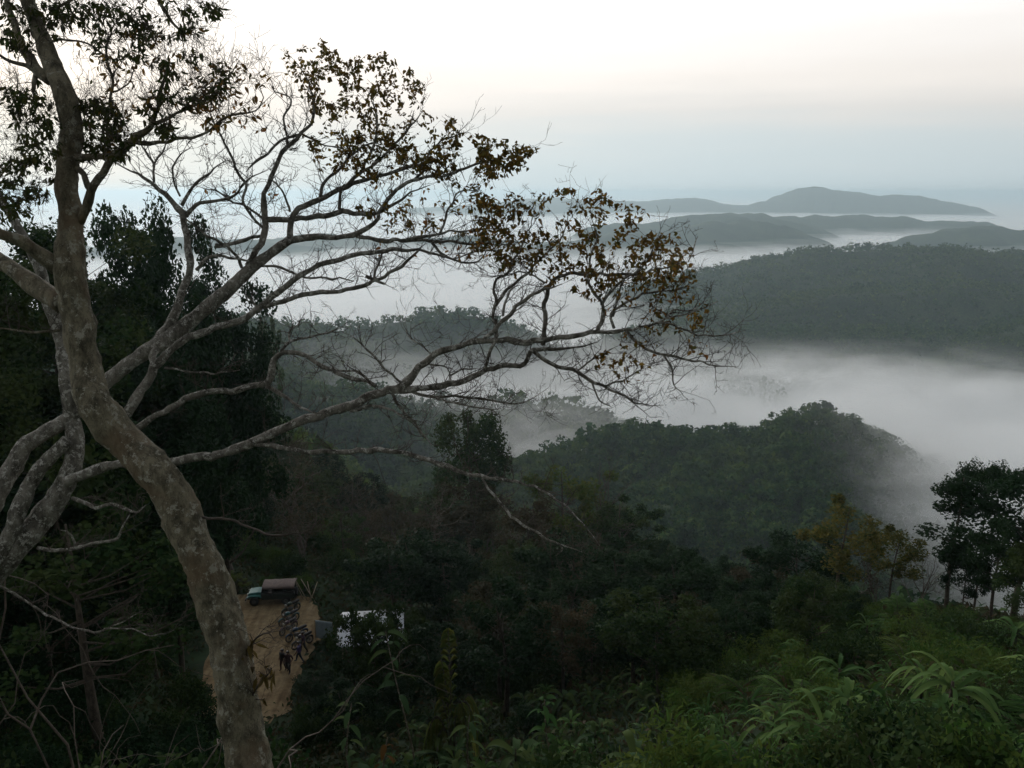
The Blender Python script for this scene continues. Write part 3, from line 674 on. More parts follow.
T2.stroke([(495, 340, 2.2), (490, 351, 2), (486, 362, 2), (485, 369, 1.8)], None, .1)
T2.stroke([(545, 283, 1.4), (535, 276, 1.2), (520, 272, 1), (500, 276, .8), (478, 276, .6)], None, .2)
T2.stroke([(626, 331, 2), (640, 345, 1.9), (656, 353, 1.8), (676, 357, 1.6), (696, 361, 1.3), (716, 365, 1), (738, 367, .6)], None, -.5)
T2.stroke([(664, 356, 1.4), (672, 368, 1.2), (673, 384, 1), (688, 399, .6)], None, -.3)
T2.stroke([(655, 323, 1.6), (672, 325, 1.4), (692, 332, 1.2), (714, 336, 1), (746, 330, .6)], None, .3)
T2.stroke([(666, 318, 1.4), (672, 310, 1.2), (690, 310, 1), (708, 300, .7)], None, .3)
T2.stroke([(688, 262, .9), (694, 250, .8), (698, 236, .6)], 9.9, .1)
# thin fork under it
T2.stroke([(250, 444, 3.2), (275, 446, 3.2), (300, 450, 3.2), (325, 452, 3.3), (350, 451, 3.4), (375, 450, 3.5), (400, 452, 3.5), (425, 459, 3.4), (450, 468, 3.1), (470, 475, 2.7), (490, 478, 2.4), (520, 483, 2), (540, 490, 1.8), (560, 502, 1.5), (582, 522, 1.1), (600, 546, .7)], None, -.9)
T2.stroke([(482, 478, 1.5), (494, 496, 1.8), (506, 511, 1.9), (522, 523, 1.8), (545, 538, 1.6), (563, 545, 1.4), (582, 552, .9)], None, -.2)
T2.stroke([(560, 545, 1.1), (562, 552, .8), (556, 556, .5)], None, 0)
T2.stroke([(392, 393, 2.2), (400, 407, 2), (412, 420, 1.8), (424, 436, 1.4), (432, 446, .8)], None, .3)
T2.stroke([(350, 411, 2.2), (370, 407, 2), (385, 408, 1.7), (400, 416, 1.3), (416, 425, .8)], None, -.3)
T2.stroke([(402, 383, 1.6), (384, 366, 1.5), (368, 350, 1.4), (352, 336, 1.2)], None, -.3)
T2.stroke([(372, 386, 1.6), (360, 372, 1.4), (338, 370, 1.2), (330, 362, .8)], None, .2)
T2.stroke([(410, 391, 2.2), (430, 396, 2), (456, 396, 1.7), (485, 399, 1.4), (512, 404, 1.1), (530, 400, .8), (548, 388, .6)], None, .4)
T2.stroke([(430, 396, 1.5), (460, 404, 1.2), (490, 410, 1), (508, 418, .6)], None, -.3)
T2.stroke([(452, 383, 1.4), (450, 376, 1.3), (460, 370, 1.1), (478, 368, .8)], None, .3)
T2.stroke([(432, 355, 1.3), (424, 348, 1.1), (412, 340, .9), (406, 330, .6)], None, .2)
T2.stroke([(424, 363, 1.2), (446, 368, 1), (452, 378, .8)], None, .2)
# low mossy side shoots
T2.stroke([(72, 498, 3), (84, 503, 2.8), (96, 508, 2.5), (110, 504, 2.4), (124, 508, 2.2), (136, 513, 1.9), (146, 505, 1.2)], None, -.6)
T2.stroke([(38, 548, 3), (56, 551, 2.5), (74, 548, 2.2), (96, 543, 2), (116, 538, 1.8), (124, 526, 1.5), (130, 514, 1)], None, -.7)
T2.stroke([(76, 548, 1.8), (70, 536, 1.4), (60, 530, .9)], None, -.2)
T2.stroke([(0, 586, 1.8), (22, 599, 1.6), (44, 612, 1.5), (62, 622, 1.4), (95, 632, 1.3), (122, 622, 1), (142, 611, .6)], None, -.7)
T2.stroke([(104, 629, 1), (130, 629, .9), (152, 636, .8), (174, 630, .5)], None, -.2)
T2.sprout(.04, .062, .34, 2)
# leaves and twigs
T2.grow([([(285, 44), (322, 40), (346, 58), (382, 50), (416, 72), (428, 100), (452, 114), (470, 140), (450, 162), (400, 166), (362, 152), (322, 112), (300, 92), (283, 68)], 370),
         ([(312, 108), (420, 150), (470, 165), (424, 186), (342, 176), (308, 150)], 200), ([(452, 128), (498, 138), (538, 146), (530, 168), (492, 178), (460, 165)], 130),
         ([(350, 182), (480, 180), (490, 238), (370, 248)], 60)], .4, M_brownleaf, (3, 7), (.045, .08), .6, .6, 1.2)
T2.grow([([(478, 196), (520, 198), (560, 184), (602, 190), (642, 206), (662, 228), (690, 242), (694, 262), (668, 284), (600, 278), (552, 264), (502, 264), (472, 248)], 380), ([(500, 250), (690, 255), (680, 300), (590, 300), (540, 285)], 90),
         ([(640, 284), (690, 272), (712, 296), (716, 320), (660, 340), (640, 312)], 34), ([(578, 344), (642, 340), (652, 385), (590, 368)], 22), ([(470, 190), (520, 190), (510, 262), (470, 255)], 60)], .38, M_brownleaf, (3, 7), (.045, .08), .6, .6, 1.1)
T2.grow([([(160, 120), (300, 110), (320, 235), (170, 235)], 170), ([(300, 175), (430, 175), (440, 300), (280, 290)], 110), ([(430, 185), (545, 195), (560, 280), (430, 270)], 120), ([(380, 318), (560, 290), (560, 360), (400, 380)], 70),
         ([(556, 342), (660, 340), (684, 405), (600, 412), (560, 375)], 130), ([(620, 286), (745, 320), (742, 376), (650, 375)], 90), ([(255, 320), (400, 330), (410, 400), (280, 420)], 90), ([(420, 378), (560, 384), (560, 420), (420, 425)], 110),
         ([(490, 470), (600, 490), (610, 550), (560, 560)], 16), ([(580, 170), (610, 175), (600, 195), (575, 195)], 4)], .35, None, maxlen=.9, tr=.0045)
T2.grow([([(360, 180), (500, 180), (520, 260), (380, 255)], 70), ([(600, 290), (712, 295), (715, 360), (610, 350)], 40), ([(180, 60), (290, 80), (280, 200), (190, 190)], 34)], .3, M_brownleaf, (1, 2), (.05, .085), .55, .7, .7)
T2.finish()
print('big trees', len(T1.nodes), len(T2.nodes))

# ---------------------------------------------------------------- forest tree kinds (unit height 1 .. built at real size H)
def proto_tree(seed, H, R, zc, rz, nclump, nleaf, lsize, leafm, barkm, clump=.3, shape='round', trunk_r=.02, lean=.05):
    rng = np.random.default_rng(seed); random.seed(seed)
    C = []
    while len(C) < nclump:
        v = rng.normal(size=3); v /= np.linalg.norm(v)
        q = rng.uniform(.35, 1) ** .6
        p = v * q
        if shape == 'round' and p[2] < -.75: continue
        if shape == 'full': p = p * (1 / max(abs(p).max() / q, .3)) ** .75 * np.array([1, 1, 1 - .0])
        if shape == 'full' and p[2] < -.8: continue
        if shape == 'flat': p[2] = abs(p[2]) * .35 + rng.normal() * .05
        if shape == 'tall': p[0] *= .8 + .2 * rng.random()
        C.append((p[0] * R * (1 + .2 * rng.normal()), p[1] * R * (1 + .2 * rng.normal()), zc + p[2] * rz))
    C = np.array(C)
    mb = MB(); lx, ly = rng.normal(size=2) * lean * H
    tp = [Vector((lx * t * t + .012 * H * math.sin(5 * t + seed), ly * t * t + .012 * H * math.cos(4 * t + seed), H * .92 * t)) for t in np.linspace(0, 1, 9)]
    tr = [H * trunk_r * (1.25 if i == 0 else 1 - .85 * i / 8) for i in range(9)]
    tp[0].z = -.35
    mb.tube(tp, tr, 8, True)
    for c in C[:min(len(C), 26)]:
        t = min(.9, max(.2, (c[2] - .22 * math.hypot(c[0], c[1])) / (H * .92) - .06)); k = t * 8; i = int(k)
        a = tp[i].lerp(tp[min(i + 1, 8)], k - i); b = Vector(c)
        m = a.lerp(b, .5) + Vector((0, 0, -.05 * R)) + Vector(rng.normal(size=3)) * .05 * R
        r = tr[i] * .45
        mb.tube([a, a.lerp(m, .5), m, m.lerp(b, .5), b], [r, r * .8, r * .55, r * .4, r * .2], 5, False)
    per = nleaf // nclump
    P = []; Nn = []
    for c in C:
        s = clump * R * rng.uniform(.6, 1.25)
        v = rng.normal(size=(per, 3)); v /= np.linalg.norm(v, axis=1, keepdims=True)
        v *= (rng.random((per, 1)) ** .45) * s; v[:, 2] *= .85
        P.append(c + v); Nn.append(v / s * .8 + np.array([0, 0, .45]) + rng.normal(size=(per, 3)) * .45)
    P = np.concatenate(P); Nn = np.concatenate(Nn)
    L = rng.uniform(.6, 1.2, len(P)) * lsize
    V, Q = quad_arrays(P, rdirs(len(P), rng) * np.array([1, 1, .6]) + np.array([0, 0, -.15]), Nn, L, L * rng.uniform(.45, .75, len(P)))
    return dict(H=max(P[:, 2].max(), .1), R=R, trunk=mb.mesh('trunk', barkm), crown=np_mesh('crown', V, Q, leafm), trunkname='trunk', crownname='crown')
def proto_bare(seed, H, spread, leafm=None, nleaf=0):
    rng = np.random.default_rng(seed); random.seed(seed)
    mb = MB(); tw = MB(); tips = []
    def br(p, d, ln, r, lev):
        n = 5; pts = [p]; q = p.copy(); dd = d.copy()
        for i in range(n):
            dd = (dd + Vector(rng.normal(size=3)) * .16 + Vector((0, 0, .05))).normalized(); q = q + dd * ln / n; pts.append(q.copy())
        (mb if lev < 2 else tw).tube(pts, [r * (1 - .55 * i / n) for i in range(n + 1)], 6 if lev < 2 else 3, False)
        if lev >= 4: tips.append(q); return
        for k in range(int(rng.integers(3, 5)) if lev else 6):
            i = int(rng.integers(2, n + 1)) if lev else int(rng.integers(2, n + 1))
            nd = (dd + Vector(rng.normal(size=3)) * spread + Vector((0, 0, .12))).normalized()
            br(pts[i], nd, ln * rng.uniform(.5, .75), r * .5, lev + 1)
    br(Vector((0, 0, -.3)), Vector((0, 0, 1)), H * .45, H * .016, 0)
    zs = max(t.z for t in tips)
    d = dict(H=zs, R=H * .35, trunk=mb.mesh('trunk', M_greytwig), crownname='crown', trunkname='trunk')
    if leafm is not None:
        T = np.array([list(t) for t in tips]); P = T[rng.integers(0, len(T), nleaf)] + rng.normal(size=(nleaf, 3)) * .18
        L = rng.uniform(.14, .26, nleaf); V, Q = quad_arrays(P, rdirs(nleaf, rng), rdirs(nleaf, rng), L, L * .6)
        a = np.array([list(v) for v in tw.v]); nv = len(a)
        me = tw.mesh('crown', [M_greytwig, leafm]); bm = bmesh.new(); bm.from_mesh(me)
        base = [bm.verts.new(v) for v in V]
        for q in Q:
            f = bm.faces.new([base[i] for i in q]); f.material_index = 1
        bm.to_mesh(me); bm.free(); d['crown'] = me
    else: d['crown'] = tw.mesh('crown', M_greytwig)
    return d
PT = {
 'giant0': proto_tree(21, 20, 4.6, 12.5, 7.5, 130, 39000, .30, M_deep, M_dark, .24, 'full', .014),
 'giant1': proto_tree(22, 22, 5.2, 13.0, 8.5, 130, 39000, .32, M_green, M_dark, .24, 'full', .014),
 'screen': proto_tree(23, 5, 2.0, 2.9, 2.0, 30, 3000, .24, M_green, M_dark, .30, 'round', .02),
 'broad0': proto_tree(11, 10, 3.6, 6.6, 3.2, 34, 7000, .30, M_green, M_dark),
 'broad1': proto_tree(12, 10, 3.0, 6.2, 3.6, 30, 6500, .28, M_deep, M_dark),
 'broad2': proto_tree(13, 9, 3.8, 5.8, 2.9, 30, 6500, .32, M_deep, M_dark, .26),
 'light': proto_tree(14, 10, 3.2, 6.4, 3.2, 24, 3000, .26, M_green, M_dark, .24),
 'tall': proto_tree(15, 14, 3.2, 8.5, 5.2, 46, 11000, .30, M_deep, M_dark, .28),
 'slender': proto_tree(16, 12, 1.25, 7.4, 4.3, 30, 6500, .24, M_deep, M_dark, .62, 'tall', .012, .01),
 'flat': proto_tree(17, 12, 3.4, 10.4, 2.0, 30, 6000, .26, M_deep, M_dark, .27, 'flat', .012, .04),
 'yellow': proto_tree(18, 9, 1.9, 6.4, 2.6, 20, 3400, .22, M_yellow, M_dark, .34, 'round', .013),
 'lime': proto_tree(19, 9, 2.8, 6.0, 2.6, 22, 3600, .24, M_lime, M_dark, .26, 'round', .013),
 'olive': proto_tree(20, 8, 3.0, 5.0, 2.8, 26, 4200, .24, M_olive, M_dark, .27),
 'bare0': proto_bare(31, 9, .55), 'bare1': proto_bare(32, 9, .65, M_olive, 700), 'bare2': proto_bare(33, 8, .6, M_olive, 1500),
}
used = set()
def place_tree(kind, x, y, H, name, label, group=None, wide=1.0, rot=None, R=None, cat='tree'):
    p = PT[kind]
    e = empty(name, (x, y, tz(x, y) - .05), random.uniform(0, 6.28) if rot is None else rot)
    s = H / p['H']; w = s * wide if R is None else R / p['R']
    e.scale = (w, w, s)
    tag(e, label, cat, group)
    if p.get('trunk') is not None: link(p['trunkname'], p['trunk'], e)
    link(p['crownname'], p['crown'], e)
    return e
def place_top(kind, px, py, dist, wpx, name, label, group=None, rot=None):
    v = dir_at(px, py); k = dist / math.hypot(v.x, v.y); P = v * k
    z0 = tz(P.x, P.y); H = P.z - z0
    return place_tree(kind, P.x, P.y, H, name, label, group, R=wpx / 2 * (P.y * cP - P.z * sP) / F, rot=rot)

place_top('giant0', 138, 190, 50, 120, 'forest_tree', 'tall dark evergreen tree topping the skyline behind the mossy trunk')
place_top('giant1', 45, 214, 44, 170, 'forest_tree', 'broad dark tree crossed by the mossy trunk at the left edge')
place_top('giant0', 208, 262, 58, 112, 'forest_tree', 'dark round-crowned tree under the pale limbs beside the tallest evergreen')
place_top('giant1', -10, 250, 36, 200, 'forest_tree', 'dense dark tree filling the left edge of the view')
place_top('giant0', 112, 318, 41, 170, 'forest_tree', 'wide dark tree in the gap between the two foreground trunks')
place_top('broad0', 40, 420, 33, 210, 'forest_tree', 'low spreading dark tree below the pale trunk at the left')
place_top('light', 265, 300, 150, 30, 'forest_tree', 'slim light-crowned tree poking above the slope right of the dark trees')
place_top('broad1', 205, 345, 95, 75, 'forest_tree', 'mid-green tree on the slope seen between the pale limbs')
place_top('broad0', 470, 408, 96, 84, 'forest_tree', 'round dark tree standing out against the mist left of centre')
place_top('lime', 566, 466, 84, 92, 'yellow_green_tree', 'yellow-green thin-leaved tree at the tip of the low forked branch')
place_top('bare0', 596, 440, 82, 60, 'bare_tree', 'leafless tree standing against the misty hill right of the yellow-green tree')
place_top('slender', 964, 472, 50, 46, 'forest_tree', 'narrow columnar dark tree with pale stem on the right-hand rise')
place_top('flat', 992, 460, 56, 62, 'forest_tree', 'flat-topped open tree leaning over the columnar one at the right')
for px_, py_, d_, w_, k_, l_ in ((1004, 515, 48, 62, 'broad1', 'dark tree filling in below the flat-topped tree at the right edge'), (968, 556, 50, 44, 'broad2', 'short dark tree at the foot of the columnar tree'), (1034, 545, 46, 70, 'broad0', 'short dark tree at the right edge under the taller one')):
    place_top(k_, px_, py_, d_, w_, 'forest_tree', l_)
place_top('broad1', 1036, 466, 52, 110, 'forest_tree', 'dense dark tree cut by the right edge of the view')
place_top('yellow', 848, 496, 52, 76, 'yellowing_tree', 'slim yellowing tree rising highest from the right-hand thicket')
place_top('yellow', 897, 523, 55, 56, 'yellowing_tree', 'smaller golden-leaved tree between the slim yellowing tree and the columnar tree')
place_top('broad2', 800, 538, 56, 100, 'forest_tree', 'flat dark tree left of the slim yellowing tree')
place_top('olive', 765, 556, 60, 70, 'forest_tree', 'low olive-brown tree at the foot of the misty hill')
place_top('bare0', 925, 540, 60, 55, 'bare_tree', 'grey leafless tree in front of the fog beside the columnar tree')
place_top('bare1', 890, 548, 58, 50, 'bare_tree', 'thin pale-stemmed tree below the golden-leaved crown')
place_top('light', 625, 500, 78, 90, 'forest_tree', 'loose-crowned dark tree just right of the yellow-green tree')

ENV = np.array([(-200, 330), (0, 380), (150, 380), (230, 392), (300, 425), (420, 448), (500, 476), (540, 500), (600, 500), (640, 528), (700, 552), (760, 560), (830, 575), (880, 596), (930, 604), (1024, 616), (1300, 616)], float)
def env(px): return np.interp(px, ENV[:, 0], ENV[:, 1])
def blocked(x, y, z, H, R):
    """would it stand in, or hide, the dirt clearing?"""
    if any(bool(in_dirt(x + R * .8 * dx, y + R * .8 * dy)) for dx, dy in ((0, 0), (1, 0), (-1, 0), (0, 1), (0, -1))): return True
    (u, w, d) = proj((x, y, z + H)); (_, w0, _) = proj((x, y, z))
    rp = R * F / d
    if math.hypot(x, y) < 66 and u + rp > 212 and u - rp < 314 and w < 706 and w0 > 592: return True
    if math.hypot(x, y) < 61 and u + rp > 314 and u - rp < 405 and w < 664 and w0 > 604: return True
    return False
KINDS = [
 ('broad0', 'forest_tree', 'dark broadleaf tree in the crowded woods below the viewpoint', 'broadleaf trees of the woods'),
 ('broad1', 'forest_tree', 'dark broadleaf tree in the crowded woods below the viewpoint', 'broadleaf trees of the woods'),
 ('broad2', 'forest_tree', 'dark broadleaf tree in the crowded woods below the viewpoint', 'broadleaf trees of the woods'),
 ('light', 'forest_tree', 'open-crowned green tree among the darker woods', 'open-crowned trees of the woods'),
 ('olive', 'forest_tree', 'olive-brown crowned tree in the woods below the long limb', 'olive-brown trees of the woods'),
 ('bare1', 'bare_tree', 'half-bare grey-brown tree in the thicket below the long limb', 'half-bare trees of the woods'),
 ('bare2', 'bare_tree', 'half-bare grey-brown tree in the thicket below the long limb', 'half-bare trees of the woods'),
]
placed = []
def scatter_trees(n, r0, r1, a0, a1, weights, hr, mind):
    c = 0; tries = 0
    while c < n and tries < n * 60:
        tries += 1
        r = math.sqrt(random.uniform(r0 * r0, r1 * r1)); a = math.radians(random.uniform(a0, a1))
        x, y = r * math.sin(a), r * math.cos(a); z = tz(x, y)
        k = random.choices(range(len(KINDS)), weights)[0]; p = PT[KINDS[k][0]]
        H = random.uniform(*hr)
        if any((x - q[0]) ** 2 + (y - q[1]) ** 2 < mind * mind for q in placed): continue
        u, w, d = proj((x, y, z + H))
        if w < env(u):
            H2 = H * .6; u, w, d = proj((x, y, z + H2))
            if w < env(u): continue
            H = H2
        R = p['R'] * H / p['H'] * random.uniform(.9, 1.25)
        if blocked(x, y, z, H, R): continue
        placed.append((x, y)); c += 1
        place_tree(KINDS[k][0], x, y, H, KINDS[k][1], KINDS[k][2], KINDS[k][3], R=R)
    return c
print('t1', scatter_trees(110, 70, 150, -22, 8, [2, 2, 2, 2, 4, 4, 5], (5, 10), 3.3))
print('t2', scatter_trees(30, 40, 70, -9, 12, [2, 4, 4, 1, 1, .3, .6], (4, 8), 3.4))
print('t3', scatter_trees(44, 62, 130, 6, 34, [3, 3, 3, 2, 2, 1, 1], (5, 9), 4.2))
print('t4', scatter_trees(26, 24, 62, -38, -22, [2, 4, 4, 1, 1, .2, .2], (5, 10), 3.6))
print('t5', scatter_trees(16, 36, 62, 10, 24, [3, 4, 4, 1, 1, 1, 1], (3, 6), 3.4))
print('t6', scatter_trees(26, 85, 170, -40, -18, [3, 3, 3, 3, 1, .5, .5], (7, 12), 5.0))

# ---------------------------------------------------------------- shrubs and big-leaved plants
def proto_shrub(seed, R, H, nclump, nleaf, ls, mat, wf=.55, pointed=False):
    rng = np.random.default_rng(seed); random.seed(seed)
    C = rng.normal(size=(nclump, 3)); C = unit(C) * rng.random((nclump, 1)) ** .5; C[:, 2] = np.abs(C[:, 2])
    C = C * np.array([R, R, H * .8]) + np.array([0, 0, .15 * H])
    mb = MB()
    for c in C[:14]:
        b = Vector(c); a = Vector((c[0] * .12, c[1] * .12, -.2)); m = a.lerp(b, .55) + Vector((0, 0, .1))
        mb.tube([a, m, b], [.03, .02, .008], 5, False)
    per = nleaf // nclump; P, N = [], []
    for c in C:
        v = unit(rng.normal(size=(per, 3))) * rng.random((per, 1)) ** .5 * R * .36; v[:, 2] *= .75
        P.append(c + v); N.append(v * 1.5 / R + np.array([0, 0, .6]) + rng.normal(size=(per, 3)) * .5)
    P = np.concatenate(P); N = np.concatenate(N); P[:, 2] = np.maximum(P[:, 2], .03)
    L = rng.uniform(.55, 1.3, len(P)) * ls
    A = rdirs(len(P), rng) + np.array([0, 0, -.35])
    V, Q = (leaf_arrays(P, A, N, L, L * wf) if pointed else quad_arrays(P, A, N, L, L * wf))
    return dict(H=H, R=R, trunk=mb.mesh('stems', M_dark), crown=np_mesh('foliage', V, Q, mat), trunkname='stems', crownname='foliage')
def strap(V, Q, base, dirh, length, width, rise, droop, nseg=7, tilt=0.0):
    """an arching strap leaf as a folded strip"""
    dirh = unit(np.array([dirh[0], dirh[1], 0.0])); sd = np.array([-dirh[1], dirh[0], tilt])
    b = len(V)
    for i in range(nseg + 1):
        t = i / nseg
        p = base + dirh * length * (t * (1 - .12 * t)) + np.array([0, 0, rise * t - droop * t * t])
        w = width * (math.sin(pi * min(1, .08 + t * .93)) ** .7) * .5 + .002
        V.append(p - sd * w + np.array([0, 0, w * .35])); V.append(p); V.append(p + sd * w + np.array([0, 0, w * .35]))
    for i in range(nseg):
        k = b + i * 3
        Q.append((k, k + 1, k + 4, k + 3)); Q.append((k + 1, k + 2, k + 5, k + 4))
def proto_strap(seed, nl, ln, wd, stem, mat, rise=.9, droop=1.1):
    rng = np.random.default_rng(seed); random.seed(seed); V, Q = [], []; mb = MB()
    ns = 1
    for s in range(ns):
        o = rng.normal(size=2) * .25 * (ns > 1); h = stem * rng.uniform(.75, 1.15)
        mb.tube([(o[0], o[1], -.2), (o[0] * 1.1, o[1] * 1.1, h * .5), (o[0] * 1.3, o[1] * 1.3, h)], [.07, .055, .03], 7, True)
        for i in range(nl // ns):
            a = 2.4 * i + rng.normal() * .3; z = h * rng.uniform(.55, 1.0)
            strap(V, Q, np.array([o[0] * 1.2, o[1] * 1.2, z]), (math.cos(a), math.sin(a)), ln * rng.uniform(.65, 1.15), wd * rng.uniform(.8, 1.2), ln * rise * rng.uniform(.5, 1.3), ln * droop * rng.uniform(.7, 1.3), tilt=rng.normal() * .3)
    V = np.array(V); Q = np.array(Q)
    return dict(H=V[:, 2].max(), R=ln, trunk=mb.mesh('stem', M_dark), crown=np_mesh('leaves', V, Q, mat, True), trunkname='stem', crownname='leaves')
def proto_frond(seed, nf, ln, mat):
    """arching feathered fronds, like a clump of cane palm or fern"""
    rng = np.random.default_rng(seed); random.seed(seed); P, A, N, L = [], [], [], []; mb = MB()
    for i in range(nf):
        a = 2.4 * i + rng.normal() * .4; l = ln * rng.uniform(.7, 1.15); ris = l * rng.uniform(.5, 1.1); dr = l * rng.uniform(.7, 1.2)
        d = np.array([math.cos(a), math.sin(a), 0]); pts = []
        for t in np.linspace(0, 1, 12): pts.append(d * l * t * (1 - .1 * t) + np.array([0, 0, .1 + ris * t * 1.3 - dr * t * t]))
        pts[0][2] = -.1
        mb.tube(pts, [.016 * (1 - .8 * t) for t in np.linspace(0, 1, 12)], 4, False)
        sd = np.array([-d[1], d[0], 0])
        for k in range(19):
            t = .16 + .84 * k / 18; j = min(10, int(t * 11)); f = t * 11 - j; p = pts[j] * (1 - f) + pts[j + 1] * f; tg = unit(pts[j + 1] - pts[j])
            for s in (-1, 1):
                P.append(p); A.append(sd * s + tg * .65 + np.array([0, 0, -.25])); N.append(np.array([0, 0, 1]) + rng.normal(size=3) * .15); L.append(l * .24 * math.sin(pi * (.12 + .84 * t)) + .03)
    L = np.array(L); V, Q = leaf_arrays(np.array(P), np.array(A), np.array(N), L, L * .14, .1)
    return dict(H=V[:, 2].max(), R=ln, trunk=mb.mesh('stalks', M_dark), crown=np_mesh('fronds', V, Q, mat), trunkname='stalks', crownname='fronds')
PT.update({
 'shrub0': proto_shrub(41, 1.2, 1.5, 26, 4200, .115, M_shrub), 'shrub1': proto_shrub(42, 1.4, 1.3, 26, 3200, .15, M_shrub, .3, True),
 'shrub2': proto_shrub(43, 1.1, 1.9, 26, 3600, .11, M_deep), 'shrub3': proto_shrub(44, 1.5, 1.6, 30, 4200, .13, M_green),
 'herb': proto_shrub(45, .8, .8, 12, 800, .16, M_lime, .4, True),
 'strap0': proto_strap(51, 18, 1.5, .2, .9, M_bigleaf), 'strap1': proto_strap(52, 11, 2.0, .36, 1.7, M_bigleaf, .8, 1.2),
 'strap2': proto_strap(53, 24, 1.1, .13, .7, M_frond), 'frond0': proto_frond(61, 14, 1.7, M_frond), 'frond1': proto_frond(62, 18, 1.3, M_shrub),
 'limefrond': proto_frond(63, 11, 1.3, M_lime), 'blade0': proto_strap(55, 27, 1.15, .095, .55, M_frond, 1.0, 1.15), 'blade1': proto_strap(56, 18, 1.4, .12, 1.0, M_blade, .9, 1.1), 'drystrap': proto_strap(54, 10, 1.3, .17, 1.4, M_dryleaf, .5, 1.6),
})
splaced = []
def scatter_plants(n, r0, r1, a0, a1, kinds, mind, sc=(.7, 1.4), toplim=None):
    c = 0; tries = 0
    while c < n and tries < n * 60:
        tries += 1
        r = random.uniform(r0, r1); a = math.radians(random.uniform(a0, a1))
        x, y = r * math.sin(a), r * math.cos(a); z = tz(x, y)
        if any((x - q[0]) ** 2 + (y - q[1]) ** 2 < mind * mind for q in splaced): continue
        k = random.choice(kinds); p = PT[k[0]]; s = random.uniform(*sc)
        if blocked(x, y, z, p['H'] * s, p['R'] * s * .8): continue
        u, w, d = proj((x, y, z + p['H'] * s))
        if w < max(env(u), 592 if u > 840 else 0) : continue
        if abs(math.degrees(math.atan2(x, y)) + 17) < 5 and r < 11: continue
        splaced.append((x, y)); c += 1
        place_tree(k[0], x, y, p['H'] * s, k[1], k[2], k[3], R=p['R'] * s, cat='plant' if 'plant' in k[1] or 'fern' in k[1] else 'shrub')
    return c
SH = lambda k, lab, g: (k, 'shrub', lab, g)
p_blade = [(k, 'blade_leaved_plant', 'ginger-like plant of long narrow bright leaves on the right-hand slope', 'blade-leaved plants of the right slope') for k in ('blade0', 'blade1', 'blade0')]
s_right = [SH('shrub0', 'leafy green shrub on the right-hand slope below the yellowing trees', 'green shrubs of the right slope'), SH('shrub1', 'leafy green shrub on the right-hand slope below the yellowing trees', 'green shrubs of the right slope'), SH('shrub3', 'leafy green shrub on the right-hand slope below the yellowing trees', 'green shrubs of the right slope')]
s_mid = [SH('shrub2', 'dark shrub in the shaded brush at the bottom centre', 'dark shrubs of the brush'), SH('shrub3', 'dark shrub in the shaded brush at the bottom centre', 'dark shrubs of the brush')]
s_brush = [SH('shrub0', 'bushy green scrub around and behind the dirt clearing', 'scrub bushes round the clearing'), SH('shrub3', 'bushy green scrub around and behind the dirt clearing', 'scrub bushes round the clearing')]
s_left = [SH('shrub2', 'dark shrub on the shaded bank left of the mossy trunk', 'dark shrubs of the left bank'), SH('shrub3', 'dark shrub on the shaded bank left of the mossy trunk', 'dark shrubs of the left bank')]
p_right = [('frond0', 'fern_plant', 'clump of arching feathery fronds on the bright right-hand slope', 'frond clumps of the right slope'), ('frond1', 'fern_plant', 'clump of arching feathery fronds on the bright right-hand slope', 'frond clumps of the right slope')]
p_mid = [('strap0', 'broad_leaved_plant', 'tall plant with arching strap leaves in the dark brush at the bottom', 'strap-leaved plants of the brush'), ('strap1', 'broad_leaved_plant', 'banana-like plant with broad arching leaves in the dark brush at the bottom', 'banana-like plants of the brush'), ('strap2', 'broad_leaved_plant', 'tall plant with arching strap leaves in the dark brush at the bottom', 'strap-leaved plants of the brush')]
random.seed(99)
print('p', scatter_plants(100, 18, 56, 14, 38, p_blade, 1.15, (.7, 1.25)), scatter_plants(40, 14, 46, 15, 37, p_right, 1.35, (.75, 1.35)), scatter_plants(85, 17, 46, -12, 12, p_mid, 1.35, (.5, .95)),
 scatter_plants(80, 12, 56, 13, 38, s_right, 1.2), scatter_plants(70, 14, 52, -10, 15, s_mid, 1.8), scatter_plants(50, 12, 48, -40, -20, s_left, 1.9),
 scatter_plants(50, 44, 96, -28, -6, s_brush, 1.6, (.8, 1.4)))
place_top('lime', 236, 574, 70, 26, 'shrub', 'bright green bush behind the parked jeep')
place_top('light', 300, 572, 72, 40, 'shrub', 'leafy green bush at the far corner of the clearing behind the jeep')
place_top('broad1', 272, 568, 76, 42, 'shrub', 'dark bush between the two green bushes behind the jeep')
place_top('limefrond', 450, 640, 33, 74, 'fern_plant', 'yellow-green clump of drooping feathery fronds among the dark brush').__setitem__('category', 'plant')

# near undergrowth carpet
def undergrowth():
    n = 130000
    rng = np.random.default_rng(5)
    r = 9 + rng.random(n) ** .8 * 120; a = np.radians(rng.uniform(-42, 42, n))
    x, y = r * np.sin(a), r * np.cos(a)
    keep = ~in_dirt(x, y)
    keep &= vnoise(x / 2.2, y / 2.2, 9) > .18
    x, y, r = x[keep], y[keep], r[keep]
    z = terrain(x, y) + rng.random(len(x)) ** 2 * .9 * (.5 + vnoise(x / 3, y / 3, 8))
    P = np.stack([x, y, z], 1); L = rng.uniform(.14, .34, len(x)) * (.8 + np.minimum(r, 80) / 70)
    V, Q = quad_arrays(P, rdirs(len(x), rng), rdirs(len(x), rng) * .7 + np.array([0, 0, 1]), L, L * .5)
    tag(link('undergrowth', np_mesh('undergrowth', V, Q, leafmat('undergrowth_leaf', [(.022, .034, .014), (.034, .052, .018), (.045, .055, .022), (.05, .04, .02)], .3))),
        'low leafy undergrowth carpeting the near hillside', 'undergrowth', kind='stuff')
undergrowth()

